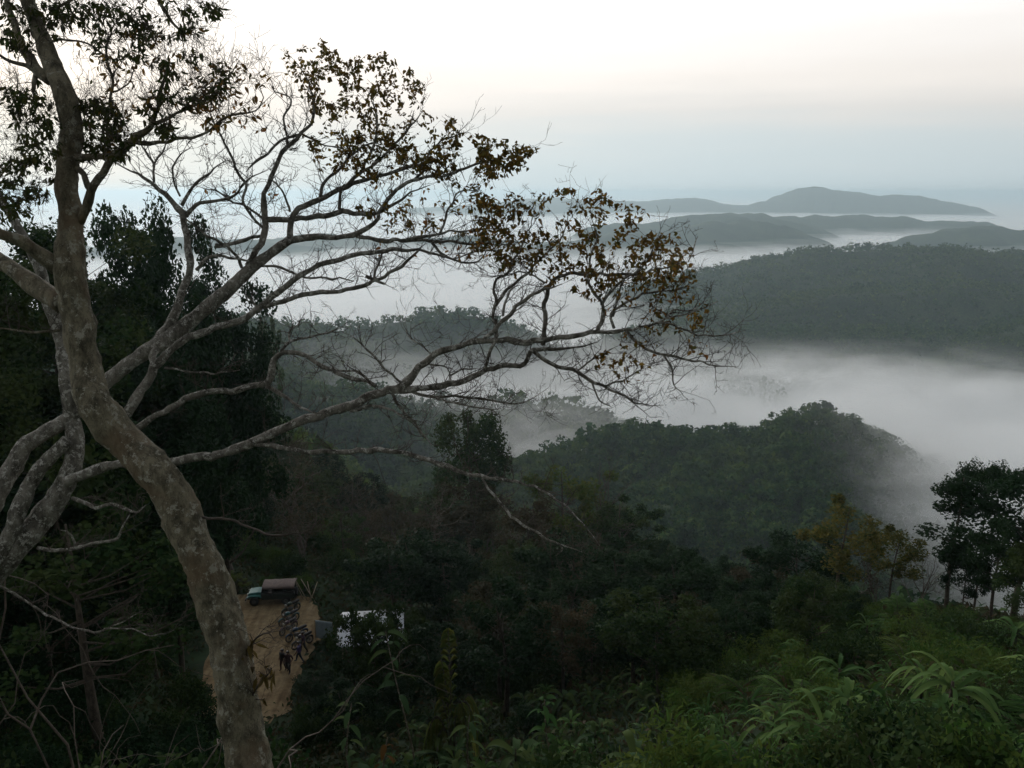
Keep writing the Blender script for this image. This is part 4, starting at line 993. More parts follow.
# far forests: one mass for each hill
def far_forest(name, label, r0, r1, a0, a1, n, h, leaves, seed, mat, zmin=-165, lf=1.0):
    rng = np.random.default_rng(seed)
    r = np.sqrt(rng.uniform(r0 ** 2, r1 ** 2, n)); a = np.radians(rng.uniform(a0, a1, n))
    x, y = r * np.sin(a), r * np.cos(a); z = terrain(x, y)
    # keep the tree if the terrain there can be seen from round about the viewpoint
    k = z > zmin
    k &= vnoise(x / 35, y / 35, seed) > .12
    x, y, z = x[k], y[k], z[k]; m = len(x)
    hh = h * np.where(rng.random(m) < .12, rng.uniform(1.1, 1.55, m), rng.uniform(.35, 1.05, m)); wd = hh * rng.uniform(.35, .6, m)
    v = unit(rng.normal(size=(m, leaves, 3))); v[..., 2] = np.where(v[..., 2] < -.55, -v[..., 2], v[..., 2])
    q = v * (rng.random((m, leaves, 1)) ** .3)
    P = np.stack([x, y, z + hh * .55], -1)[:, None] + q * np.stack([wd, wd, hh * .5], -1)[:, None]
    N = v + rng.normal(size=v.shape) * .4 + np.array([0, 0, .2])
    L = (wd[:, None] * rng.uniform(.35, .75, (m, leaves)) * lf).ravel()
    A = rdirs(m * leaves, rng)
    V, Q = quad_arrays(P.reshape(-1, 3), A, N.reshape(-1, 3), L, L * .8)
    u, w, d = proj(np.stack([x, y, z + hh], -1))
    tag(link(name, np_mesh(name, V, Q, mat)), label, 'forest', kind='stuff')
    print(name, m)
MF = leafmat('far_forest_leaf', [(.014, .045, .018), (.026, .068, .022), (.018, .05, .02), (.042, .082, .024)], .25, .8, patch=(.06, .098, .028), nscale=.012, vary=.11)
far_forest('forest', 'dark woods covering the humped hill right of centre', 230, 520, -4, 40, 6500, 7, 70, 201, MF, -172, .72)
far_forest('forest', 'hazy woods on the slopes and ridges left of centre', 150, 420, -46, -3, 5200, 8, 80, 202, MF, -172, .68)
far_forest('forest', 'blue-grey woods on the ridge rising from fog at the left', 420, 930, -44, 10, 8500, 9, 26, 203, MF, -172)
far_forest('forest', 'pale green woods on the long hill across the fog', 650, 1500, 6, 42, 13000, 10, 16, 204, MF, -170)
far_forest('forest', 'woods dropping into the fog below the right-hand slope', 120, 235, -4, 40, 1700, 7, 200, 205, MF, -172, .45)

# ---- things in the clearing
M_teal = plain('teal_paint', (.045, .20, .185), .45, (.03, .13, .12), 3)
M_body = plain('dark_green_paint', (.022, .035, .032), .5, (.015, .024, .022), 4)
M_canvas = plain('faded_canvas', (.19, .145, .125), .9, (.12, .095, .085), 3)
M_black = plain('black_rubber', (.02, .02, .02), .8)
M_metal = plain('dull_steel', (.09, .09, .088), .6, metal=.3)
M_glass = plain('dark_glass', (.05, .06, .07), .1)
M_lamp = plain('lamp_glass', (.6, .6, .55), .2)
M_seat = plain('seat_vinyl', (.03, .028, .028), .6)
def jeep(P, rz):
    e = empty('parked_jeep', P, rz); tag(e, 'dark open-sided jeep with teal bonnet and faded canvas roof parked on the dirt', 'jeep')
    # local +x is forward
    b = MB()
    b.prism([(.55, .5), (.55, 1.02), (.2, 1.02), (-.1, .78), (-.3, .78), (-.3, .98), (-2.05, .98), (-2.05, .5)], -.76, -.70)
    b.prism([(.55, .5), (.55, 1.02), (.2, 1.02), (-.1, .78), (-.3, .78), (-.3, .98), (-2.05, .98), (-2.05, .5)], .70, .76)
    b.box((-.75, 0, .53), (2.6, 1.4, .06)); b.box((-2.03, 0, .74), (.05, 1.4, .46)); b.box((.57, 0, .78), (.06, 1.5, .5))
    b.box((0, 0, .42), (3.6, .7, .12), bev=.02)
    b.build('body', M_body, e, False)
    h = MB(); h.prism([(.60, .62), (.60, 1.06), (.9, 1.08), (1.62, 1.0), (1.70, .92), (1.70, .60)], -.52, .52); o = h.build('bonnet', M_teal, e, False)
    md = o.modifiers.new('bevel', 'BEVEL'); md.width = .06; md.segments = 3
    g = MB()
    for i in range(7): g.box((1.715, -.33 + i * .11, .80), (.03, .05, .3))
    g.build('grille', M_black, e, False)
    for s in (-1, 1):
        f = MB(); f.prism([(.6, .72), (.75, .86), (1.5, .86), (1.78, .74), (1.78, .68), (1.5, .80), (.8, .80), (.66, .68)], s * .53 if s > 0 else -.78, s * .78 if s > 0 else -.53)
        f.build('fender', M_teal, e, False)
        l = MB(); l.tube([(1.70, s * .40, .86), (1.76, s * .40, .86), (1.78, s * .40, .86)], [.10, .10, .07], 14); l.build('headlight', M_lamp, e)
        for x in (1.2, -1.35):
            w = MB(); y0 = s * .60; y1 = s * .80
            w.tube([(x, y0, .36), (x, y0 + s * .02, .36), (x, y1 - s * .02, .36), (x, y1, .36)], [.30, .36, .36, .30], 22)
            wo = w.build('wheel', M_black, e)
            r = MB(); r.tube([(x, y1 - s * .01, .36), (x, y1 + s * .012, .36)], [.19, .15], 16); r.build('rim', M_metal, wo)
        st = MB()
        st.box((-1.25, s * .5, .80), (1.4, .34, .10), bev=.03); st.box((-1.25, s * .66, 1.02), (1.4, .05, .22), bev=.02)
        st.build('bench_seat', M_seat, e)
    s2 = MB(); s2.box((-.05, .34, .84), (.45, .5, .12), bev=.03); s2.box((-.27, .34, 1.1), (.1, .5, .45), bev=.03)
    s2.box((-.05, -.34, .84), (.45, .5, .12), bev=.03); s2.box((-.27, -.34, 1.1), (.1, .5, .45), bev=.03); s2.build('front_seat', M_seat, e)
    wf = MB(); T = lambda z: .58 - (z - 1.04) * .18
    for s in (-1, 1): wf.tube([(T(1.04), s * .7, 1.04), (T(1.6), s * .68, 1.6)], [.03, .03], 6)
    for z in (1.06, 1.6): wf.tube([(T(z), -.69, z), (T(z), .69, z)], [.03, .03], 6)
    wf.tube([(T(1.06), 0, 1.06), (T(1.6), 0, 1.6)], [.02, .02], 6)
    w_ = wf.build('windscreen_frame', M_body, e)
    gl = MB(); gl.prism([(T(1.08) - .005, 1.08), (T(1.08) + .005, 1.08), (T(1.58) + .005, 1.58), (T(1.58) - .005, 1.58)], -.66, .66); gl.build('windscreen', M_glass, w_, False)
    rf = MB()
    for x in (-.45, -1.2, -1.98):
        rf.tube([(x, -.72, .98), (x, -.72, 1.50), (x, -.5, 1.60), (x, 0, 1.66), (x, .5, 1.60), (x, .72, 1.50), (x, .72, .98)], [.022] * 7, 6)
    rf.build('roof_hoops', M_metal, e)
    # canvas: sagging sheet over the hoops with short side flaps
    V, Q = [], []; nx, ny = 16, 14
    for i in range(nx + 1):
        x = .50 - 2.6 * i / nx
        for j in range(ny + 1):
            t = j / ny * 2 - 1; y = .80 * math.copysign(min(1, abs(t) * 1.2), t)
            z = 1.72 - .12 * min(1, abs(t) * 1.2) ** 2.6 - max(0, abs(t) - .83) * .9
            z -= .03 * math.sin(pi * ((i * 3.0 / nx) % 1)) + .01 * random.random(); V.append((x, y, z))
    for i in range(nx):
        for j in range(ny):
            k = i * (ny + 1) + j; Q.append((k, k + 1, k + ny + 2, k + ny + 1))
    o = link('canvas_roof', np_mesh('canvas_roof', np.array(V), np.array(Q), M_canvas, True), e); md = o.modifiers.new('thick', 'SOLIDIFY'); md.thickness = .02
    bp = MB(); bp.box((1.86, 0, .52), (.1, 1.5, .14), bev=.02); bp.build('front_bumper', M_metal, e)
    bp = MB(); bp.box((-2.12, 0, .50), (.08, 1.4, .12), bev=.02); bp.build('rear_bumper', M_metal, e)
    sp = MB(); sp.tube([(-2.08, .25, .92), (-2.10, .25, .92), (-2.24, .25, .92), (-2.26, .25, .92)], [.28, .34, .34, .28], 20); sp.build('spare_wheel', M_black, e)
    sw = MB(); pts = [(.22 + .06 * math.cos(k / 12 * 2 * pi), -.34 + .19 * math.sin(k / 12 * 2 * pi), 1.1 + .16 * math.cos(k / 12 * 2 * pi)) for k in range(13)]
    sw.tube(pts, [.015] * 13, 5, False); sw.tube([(.5, -.34, .95), (.22, -.34, 1.1)], [.015, .015], 5); sw.build('steering_wheel', M_black, e)
jp = ray_plane(271, 601, CLEAR_Z + .06); jeep((jp.x, jp.y, CLEAR_Z + .06), pi + .10)

def person(P, rz, shirt, legs, label, pose=0, group=None, hgt=1.66):
    e = empty('person', P, rz); tag(e, label, 'person', group)
    sk = .0
    V = [(0, 0, .93), (0, .01, 1.12), (0, 0, 1.32), (0, 0, 1.43), (0, .01, 1.50), (0, .02, 1.60), (0, .03, 1.68)]
    R = [(.14, .11), (.135, .10), (.16, .11), (.10, .08), (.052, .052), (.082, .095), (.06, .07)]
    Ed = [(0, 1), (1, 2), (2, 3), (3, 4), (4, 5), (5, 6)]
    st = [.10, .25, -.12, .18][pose % 4]
    for s in (-1, 1):
        b = len(V); sw = st * s
        V += [(s * .095, 0, .86), (s * .10, sw * .5 + .03, .48), (s * .10, sw * .9 - .02, .08), (s * .11, sw * .9 + .11, .035)]
        R += [(.085, .085), (.058, .058), (.04, .045), (.04, .03)]
        Ed += [(0, b), (b, b + 1), (b + 1, b + 2), (b + 2, b + 3)]
        b = len(V)
        if pose == 1 and s == 1: arm = [(s * .19, 0, 1.39), (s * .27, .02, 1.13), (s * .15, .24, 1.12)]
        elif pose == 2: arm = [(s * .19, 0, 1.39), (s * .26, -.02, 1.13), (s * .22, .14, .93)]
        else: arm = [(s * .19, 0, 1.39), (s * .245, -.02 - sw * .3, 1.12), (s * .25, .05 - sw * .5, .87)]
        hd = (Vector(arm[2]) - Vector(arm[1])).normalized()
        palm = Vector(arm[2]) + hd * .07
        V += arm + [tuple(palm)]; R += [(.055, .055), (.042, .042), (.03, .03), (.034, .022)]
        Ed += [(2, b), (b, b + 1), (b + 1, b + 2), (b + 2, b + 3)]
        for k in range(4):
            q = len(V); off = Vector((0, (k - 1.5) * .02, 0)); ln = (.07, .085, .08, .062)[k]
            V += [tuple(palm + off * .8 + hd * .02), tuple(palm + off * 1.1 + hd * ln * .6), tuple(palm + off * 1.1 + hd * ln + Vector((-s * .02, 0, 0)))]
            R += [(.009, .009)] * 2 + [(.007, .007)]; Ed += [(b + 3, q), (q, q + 1), (q + 1, q + 2)]
        q = len(V); V += [tuple(Vector(arm[2]) + hd * .03 + Vector((0, .03, 0))), tuple(Vector(arm[2]) + hd * .07 + Vector((0, .055, 0)))]; R += [(.01, .01), (.008, .008)]
        Ed += [(b + 2, q), (q, q + 1)]
    me = bpy.data.meshes.new('person_skeleton'); me.from_pydata(V, Ed, [])
    o = bpy.data.objects.new('body', me); COL.objects.link(o)
    m = o.modifiers.new('skin', 'SKIN'); m.use_smooth_shade = True
    for i, r in enumerate(R): me.skin_vertices[0].data[i].radius = r
    me.skin_vertices[0].data[0].use_root = True
    ss = o.modifiers.new('sub', 'SUBSURF'); ss.levels = 1; ss.render_levels = 1
    dg = bpy.context.evaluated_depsgraph_get(); ev = o.evaluated_get(dg)
    m2 = bpy.data.meshes.new_from_object(ev)
    bpy.data.objects.remove(o)
    m2.materials.clear()
    for mt in (M_skin, shirt, legs, M_black): m2.materials.append(mt)
    for f in m2.polygons:
        c = f.center; k = 0; f.use_smooth = True
        armz = abs(c.x) > .17
        if c.z > 1.455: k = 0
        elif armz and c.z < 1.15 : k = 0
        elif armz: k = 1
        elif c.z > .90: k = 1
        elif c.z > .075: k = 2
        else: k = 3
        if pose == 1 and c.y > .09 and c.z > .98: k = 0
        f.material_index = k
    link('body', m2, e)
    # face and hair
    hb = bmesh.new(); bmesh.ops.create_uvsphere(hb, u_segments=16, v_segments=10, radius=1)
    for v in hb.verts:
        v.co = Vector((v.co.x * .092, v.co.y * .108, v.co.z * .105))
        if v.co.y > .03 and v.co.z < .03: v.co.y = .03; v.co.x *= .9
        if v.co.z < -.05: v.co.z = -.05
        v.co += Vector((0, .015, 1.655))
    hm = bpy.data.meshes.new('hair'); hb.to_mesh(hm); hb.free(); hm.materials.append(M_hair)
    for f in hm.polygons: f.use_smooth = True
    link('hair', hm, e)
    fc = MB(); fc.cur = 0
    fc.tube([(0, .105, 1.64), (0, .128, 1.605), (0, .11, 1.592)], [.010, .017, .010], 6)
    for s in (-1, 1): fc.tube([(s * .088, .02, 1.63), (s * .098, .012, 1.61), (s * .09, .02, 1.585)], [.01, .018, .01], 6)
    fc.build('face', M_skin, e)
    k = hgt / 1.76; e.scale = (k * 1.4, k * 1.45, k)
    return e
M_skin = plain('brown_skin', (.19, .10, .06), .6); M_hair = plain('black_hair', (.012, .011, .010), .5)
cl = lambda n, c: plain(n, c, .85)
c_maroon = cl('maroon_cloth', (.05, .018, .022)); c_black = cl('black_cloth', (.014, .013, .016)); c_navy = cl('navy_cloth', (.014, .03, .055)); c_blue = cl('blue_cloth', (.025, .07, .10))
c_purple = cl('purple_cloth', (.075, .06, .16)); c_teal = cl('dark_teal_cloth', (.02, .05, .05)); c_grey = cl('grey_cloth', (.09, .09, .09)); c_plum = cl('plum_cloth', (.05, .025, .05)); c_olive = cl('olive_cloth', (.05, .055, .035))
def pp(px, py): q = ray_plane(px, py, CLEAR_Z + .08); return (q.x, q.y, CLEAR_Z + .07)
person(pp(283.5, 670), 2.6, c_black, c_maroon, 'person in black top and dark red trousers, left of the pair standing apart', 0)
person(pp(289, 672), 2.9, c_maroon, c_black, 'person in dark red top, right of the pair standing apart', 2)
person(pp(300, 662), 1.6, c_purple, c_navy, 'person in bright purple shirt at the near end of the motorbikes', 1)
person(pp(304, 652), 2.0, c_plum, c_black, 'person in plum top just behind the purple shirt', 3)
def motorbike(P, rz, tank, label):
    e = empty('motorbike', P, rz); tag(e, label, 'motorbike', 'motorbikes parked in a row on the dirt')      # +y is forward
    for y in (.66, -.62):
        w = MB(); pts = [(0, y + .27 * math.cos(a), .31 + .27 * math.sin(a)) for a in np.linspace(0, 2 * pi, 21)]
        w.tube(pts, [.05] * 21, 8, False); wo = w.build('wheel', M_black, e)
        r = MB()
        for a in np.linspace(0, pi, 6, endpoint=False): r.tube([(0, y + .25 * math.cos(a), .31 + .25 * math.sin(a)), (0, y - .25 * math.cos(a), .31 - .25 * math.sin(a))], [.008, .008], 4)
        r.tube([(-.06, y, .31), (.06, y, .31)], [.05, .05], 10); r.build('spokes', M_metal, wo)
        g = MB(); g.tube([(0, y + .33 * math.cos(a), .31 + .33 * math.sin(a)) for a in np.linspace(.5, 2.6, 9)], [.055] * 9, 6); g.build('mudguard', tank, e)
    f = MB(); f.tube([(0, .38, .86), (0, .1, .5), (0, -.2, .42), (0, -.3, .72), (0, .34, .80)], [.035] * 5, 6); f.box((0, .06, .40), (.26, .36, .30), bev=.05)
    for sx in (-.09, .09): f.tube([(sx, -.2, .42), (sx, -.62, .31)], [.025, .02], 5); f.tube([(sx, -.3, .72), (sx, -.58, .36)], [.02, .02], 5)
    f.build('frame', M_metal, e)
    k = MB()
    for sx in (-.09, .09): k.tube([(sx, .66, .31), (sx, .42, .92)], [.026, .03], 6)
    k.build('front_fork', M_metal, e)
    t = MB(); t.tube([(0, .36, .84), (0, .28, .88), (0, .1, .88), (0, -.06, .82), (0, -.1, .80)], [.06, .14, .16, .11, .05], 12); t.build('fuel_tank', tank, e)
    t = MB(); t.tube([(0, -.04, .82), (0, -.12, .83), (0, -.5, .84), (0, -.76, .88), (0, -.8, .88)], [.06, .12, .13, .11, .05], 10); t.build('seat', M_seat, e)
    h = MB(); h.tube([(-.36, .30, 1.02), (-.2, .38, 1.04), (0, .42, .98), (.2, .38, 1.04), (.36, .30, 1.02)], [.02, .016, .016, .016, .02], 6); h.build('handlebar', M_black, e)
    l = MB(); l.tube([(0, .46, .90), (0, .54, .90), (0, .57, .90)], [.06, .10, .07], 12); l.build('headlight', M_lamp, e)
    x = MB(); x.tube([(.12, .12, .3), (.15, -.2, .28), (.16, -.7, .36)], [.03, .035, .045], 7); x.build('exhaust', M_metal, e)
bk = lambda n, c: plain(n, c, .35)
for (bx_, by_, rz_, col_, lab_) in ((291.5, 613, 2.5, ('dark_green_tank', (.03, .06, .04)), 'motorbike with dark green tank parked closest to the jeep'), (289.5, 623, 2.4, ('teal_tank', (.03, .12, .13)), 'motorbike with teal tank, second from the jeep in the row'),
        (289, 632, 2.6, ('plum_tank', (.07, .025, .05)), 'motorbike with dark plum tank in the middle of the row'), (297.5, 639, 2.3, ('blue_tank', (.025, .07, .14)), 'motorbike with blue tank, second from the purple shirt'), (303, 646, 2.4, ('black_tank', (.02, .02, .025)), 'black motorbike parked closest to the purple shirt')):
    q_ = pp(bx_, by_); motorbike((q_[0], q_[1], CLEAR_Z + .06), rz_, bk(*col_), lab_)

# white awning half hidden by leaves, and the blue sheet beside it
M_white = plain('white_tarp', (.72, .76, .80), .6, (.6, .64, .69), 2); M_bluet = plain('pale_blue_sheet', (.42, .52, .58), .7, (.3, .4, .47), 3)
M_pole = plain('bamboo_pole', (.30, .25, .17), .7, (.2, .16, .1), 5)
def awning():
    P = ray_plane(373, 660, -33.6); z0 = tz(P.x, P.y); e = empty('awning', (P.x, P.y, z0), .12)
    tag(e, 'white tarpaulin awning on bamboo posts showing through the leaves beside the clearing', 'awning')
    for sx in (-1, 1):
        for sy in (-1, 0, 1):
            m = MB(); m.tube([(sx * 1.95, sy * 2.2, -.3), (sx * 1.95, sy * 2.2, 2.0)], [.05, .045], 7); m.build('post', M_pole, e)
    m = MB(); m.tube([(-2.2, 0, 2.75), (2.2, 0, 2.75)], [.05, .05], 7); m.build('ridge_pole', M_pole, e)
    for sy in (-1, 1):
        V, Q = [], []; nx, ny = 18, 10
        for i in range(nx + 1):
            for j in range(ny + 1):
                x = -2.35 + 4.7 * i / nx; t = j / ny
                V.append((x, sy * (.02 + 2.55 * t), 2.80 - .85 * t - .10 * math.sin(pi * t) * (.6 + .4 * math.sin(i * 1.1)) + .015 * random.random()))
        for i in range(nx):
            for j in range(ny):
                k = i * (ny + 1) + j; Q.append((k, k + 1, k + ny + 2, k + ny + 1))
        o = link('tarp_sheet', np_mesh('tarp_sheet', np.array(V), np.array(Q), M_white, True), e); md = o.modifiers.new('thick', 'SOLIDIFY'); md.thickness = .012
    # the blue sheet hung from its own rail
    B = ray_plane(325, 642, CLEAR_Z); e2 = empty('hanging_sheet', (B.x, B.y, tz(B.x, B.y)), -.25); tag(e2, 'pale blue sheet hung on a bamboo rail at the edge of the dirt', 'sheet')
    for x in (-.75, .75):
        m = MB(); m.tube([(x, 0, -.2), (x, 0, 1.75)], [.035, .03], 6); m.build('post', M_pole, e2)
    m = MB(); m.tube([(-.85, 0, 1.7), (.85, 0, 1.7)], [.03, .03], 6); m.build('rail', M_pole, e2)
    V, Q = [], []
    for i in range(17):
        for j in range(9):
            V.append((-.68 + 1.36 * i / 16, -.04 + .05 * math.sin(i * 1.3) * j / 8, 1.73 - 1.45 * j / 8))
    for i in range(16):
        for j in range(8):
            k = i * 9 + j; Q.append((k, k + 1, k + 10, k + 9))
    o = link('cloth', np_mesh('cloth', np.array(V), np.array(Q), M_bluet, True), e2); md = o.modifiers.new('thick', 'SOLIDIFY'); md.thickness = .01
    return P
AW = awning()
def front_of_awning():
    # a leafy tree between the viewpoint and the awning, and bushes around it
    for (px, py, dist, w, k, lab) in ((397, 600, 50, 56, 'screen', 'thin-leaved tree hiding the right half of the white awning'), (352, 606, 50, 50, 'screen', 'thin-leaved tree hiding the left corner of the white awning'),
                                      (373, 612, 48, 54, 'screen', 'leafy bush with gaps in front of the white awning'), (318, 668, 52, 44, 'broad1', 'dark bush at the near edge of the dirt beside the people'),
                                      (305, 706, 46, 46, 'shrub3', 'leafy bush at the near corner of the dirt clearing'), (345, 690, 42, 70, 'broad2', 'dark bush below the white awning')):
        place_top(k, px, py, dist, w, 'bush', lab)['category'] = 'bush'
front_of_awning()
# bamboo poles leaning behind the jeep
for i, (px, dx, ln) in enumerate(((304, .9, 2.6), (308, 1.3, 2.9), (312, .6, 2.3), (316, 1.5, 2.7), (309, -.4, 2.2))):
    P = ray_plane(px, 600 + i, CLEAR_Z); m = MB(); z = tz(P.x, P.y)
    a = Vector((0, 0, -.05)); b = Vector((-dx, .8 + .2 * i, ln * .55)); m.tube([a, a.lerp(b, .5) + Vector((0, 0, -.03)), b], [.045, .04, .03], 7)
    o = m.build('bamboo_pole', M_pole); o.location = (P.x, P.y, z); tag(o, 'pale bamboo pole leaning in the loose stack behind the jeep', 'pole', 'bamboo poles behind the jeep')

# young big-leaved saplings close to the clearing's near side
def sapling(px, py, d, H, label, lean, leaf, n, ls, seed):
    rng = np.random.default_rng(seed); P = at(px, py, d); g = tz(P.x, P.y); H = max(1.0, P.z - g)
    e = empty('sapling', (P.x - lean, P.y, g)); tag(e, label, 'sapling')
    m = MB(); pts = [Vector((lean * t ** 1.5 + .05 * math.sin(6 * t), .06 * math.cos(5 * t), H * t - .2 * (t == 0))) for t in np.linspace(0, 1, 9)]
    m.tube(pts, [.045 * (1 - .7 * t) for t in np.linspace(0, 1, 9)], 7); m.build('stem', M_moss, e)
    A, B, N, L = [], [], [], []
    for i in range(n):
        t = 1 - .45 * (i / n) ** 1.3; k = t * 8; j = min(7, int(k)); p = pts[j].lerp(pts[j + 1], k - j)
        an = i * 2.4 + rng.normal() * .3; dd = np.array([math.cos(an), math.sin(an), rng.uniform(-.5, .25)])
        A.append(np.array(p) + unit(dd) * .08); B.append(dd); N.append(np.array([0, 0, 1]) + rng.normal(size=3) * .3); L.append(ls * rng.uniform(.6, 1.15))
    L = np.array(L); V, Q = [], []
    for a, b, l in zip(A, B, L):
        strap(V, Q, a, b[:2], l, l * .34, l * (.25 + b[2] * .4), l * .75, 6, rng.normal() * .3)
    link('leaves', np_mesh('leaves', np.array(V), np.array(Q), leaf, True), e)
sapling(386, 632, 27, 5, 'sapling with big drooping yellow-green leaves in front of the white awning', -.9, M_bigleaf, 13, .72, 301)
sapling(352, 704, 21, 3, 'young plant with broad pale leaves at the bottom below the awning', .3, M_bigleaf, 12, .4, 302)
sapling(388, 738, 19, 2.4, 'low plant with orange-tinged leaves at the bottom edge', .2, M_orange, 12, .32, 303)
sapling(470, 716, 24, 3.5, 'sapling with long pale green leaves at the bottom centre', .1, M_bigleaf, 14, .5, 304)
sapling(545, 700, 25, 3, 'sapling with bright leaves at the bottom right of centre', -.2, M_frond, 14, .5, 305)

# leafless shrub in the bottom left corner
def bare_shrub(px, py, d, label, H, seed):
    P = at(px, py, d); g = tz(P.x, P.y); H = max(.8, P.z - g)
    rng = np.random.default_rng(seed); e = empty('bare_shrub', (P.x, P.y, g)); tag(e, label, 'shrub')
    m = MB(); tw = m
    def br(p, dd, ln, r, lev):
        pts = [p]; q = p.copy(); v = dd.copy()
        for i in range(6):
            v = (v + Vector(rng.normal(size=3)) * .28).normalized(); q = q + v * ln / 6; pts.append(q.copy())
        (m if lev < 1 else tw).tube(pts, [r * (1 - .6 * i / 6) for i in range(7)], 6 if lev < 1 else 4, False)
        if lev < 2:
            for k in range(3):
                br(pts[int(rng.integers(2, 7))], (v + Vector(rng.normal(size=3)) * .7).normalized(), ln * .55, r * .5, lev + 1)
    for k in range(3): br(Vector((rng.normal() * .1, rng.normal() * .1, -.1)), Vector((rng.normal() * .5, rng.normal() * .35, 1)).normalized(), H * rng.uniform(.8, 1.2), .026, 0)
    m.build('branches', M_greytwig, e)
bare_shrub(70, 660, 11, 'leafless pale-twigged shrub at the bottom left corner', 2, 401)
bare_shrub(118, 718, 11.5, 'small leafless shrub between the bottom left corner and the mossy trunk', 1, 402)

# ---- air: haze and fog
def vol(name, dens, col, aniso=0.0):
    m, nt, out = newmat(name)
    p = nt.nodes.new('ShaderNodeVolumePrincipled'); p.inputs['Density'].default_value = dens; p.inputs['Color'].default_value = (*col, 1)
    p.inputs['Anisotropy'].default_value = aniso
    nt.links.new(p.outputs[0], out.inputs['Volume']); return m
hz = MB(); hz.box((0, 0, (-202 + 24) / 2), (70000, 70000, 226)); o = hz.build('haze', vol('haze_air', .00017, (.72, .885, .963), .45), None, False)
tag(o, 'thin blue morning haze filling the valley air', 'haze', kind='stuff')
def fog_layer(k, z0, amp, sc, dens, seed, col=(.955, .97, .975)):
    az = np.radians(np.linspace(-62, 62, 420)); r = np.geomspace(262, 32000, 330)
    A, R = np.meshgrid(az, r); X = R * np.sin(A); Y = R * np.cos(A)
    s = sc * np.clip(R / 700, .8, 6)
    wx = X + 60 * fbm(X / 190, Y / 190, seed + 40, 3); wy = Y + 60 * fbm(X / 190, Y / 190, seed + 41, 3)
    n1 = fbm(wx / sc, wy / (sc * .75), seed, 5); n2 = fbm(X / 620, Y / 620, seed + 9, 3)
    far = np.clip((R - 700) / 1500, 0, 1)
    Z = z0 + amp * (n1 * 1.5 * (1 - .5 * far) + n2 * .9)
    # valley mist lies thicker between the hills right of centre, thinner close in
    Z = Z + 10 * sstep(4, 26, np.degrees(A)) * (1 - sstep(560, 900, R)) - 24 * (1 - sstep(262, 300, R))
    az_ = np.degrees(A); dens_ = k < 4
    Z = Z + dens_ * 24 * np.exp(-((az_ - 3.5) / 5) ** 2 - ((R - 470) / 60) ** 2)          # mist in the saddle left of the humped hill
    Z = Z - 18 * np.exp(-((az_ + 9) / 9) ** 2 - ((R - 780) / 120) ** 2) - 26 * sstep(6, 12, az_) * sstep(760, 860, R) * (1 - sstep(1500, 1900, R)) + (k < 2) * 10 * sstep(3000, 4200, R)
    Z = Z + (k < 2) * 22 * sstep(8, 14, az_) * np.exp(-((R - 1160) / 70) ** 2)
    Z = Z + dens_ * 22 * np.exp(-((az_ - 29) / 7) ** 2 - ((R - 400) / 110) ** 2)         # and climbing its right flank
    Z = Z + dens_ * 30 * np.exp(-((az_ + 12) / 6) ** 2 - ((R - 590) / 65) ** 2)
    Z = np.maximum(Z, -201.4)
    nr, na = X.shape
    top = np.stack([X, Y, Z], -1).reshape(-1, 3); bot = np.stack([X, Y, np.full_like(X, -201.6)], -1).reshape(-1, 3)
    V = np.concatenate([top, bot]); n = nr * na
    i = np.arange(nr - 1)[:, None] * na; j = np.arange(na - 1)[None, :]
    q = np.stack([i + j, i + na + j, i + na + j + 1, i + j + 1], -1).reshape(-1, 4)[:, ::-1]
    Q = [q, q[:, ::-1] + n]
    def wall(idx):
        a, b = idx[:-1], idx[1:]; return np.stack([a, b, b + n, a + n], -1)
    Q += [wall(np.arange(na)), wall(np.arange(na) + (nr - 1) * na)[:, ::-1], wall(np.arange(nr) * na)[:, ::-1], wall(np.arange(nr) * na + na - 1)]
    o = link('fog', np_mesh('fog', V, np.concatenate(Q), vol('fog_air', dens, col, .38), True))
    tag(o, 'white morning fog pooled in the valleys', 'fog', kind='stuff')
for k, (z0, amp, sc, dens) in enumerate(((-136, 13, 150, .0010), (-142, 13, 120, .0016), (-148, 12, 110, .0026), (-154, 11, 120, .005), (-160, 9, 140, .01), (-166, 8, 160, .02))):
    fog_layer(k, z0, amp, sc, dens, 300 + k * 11)

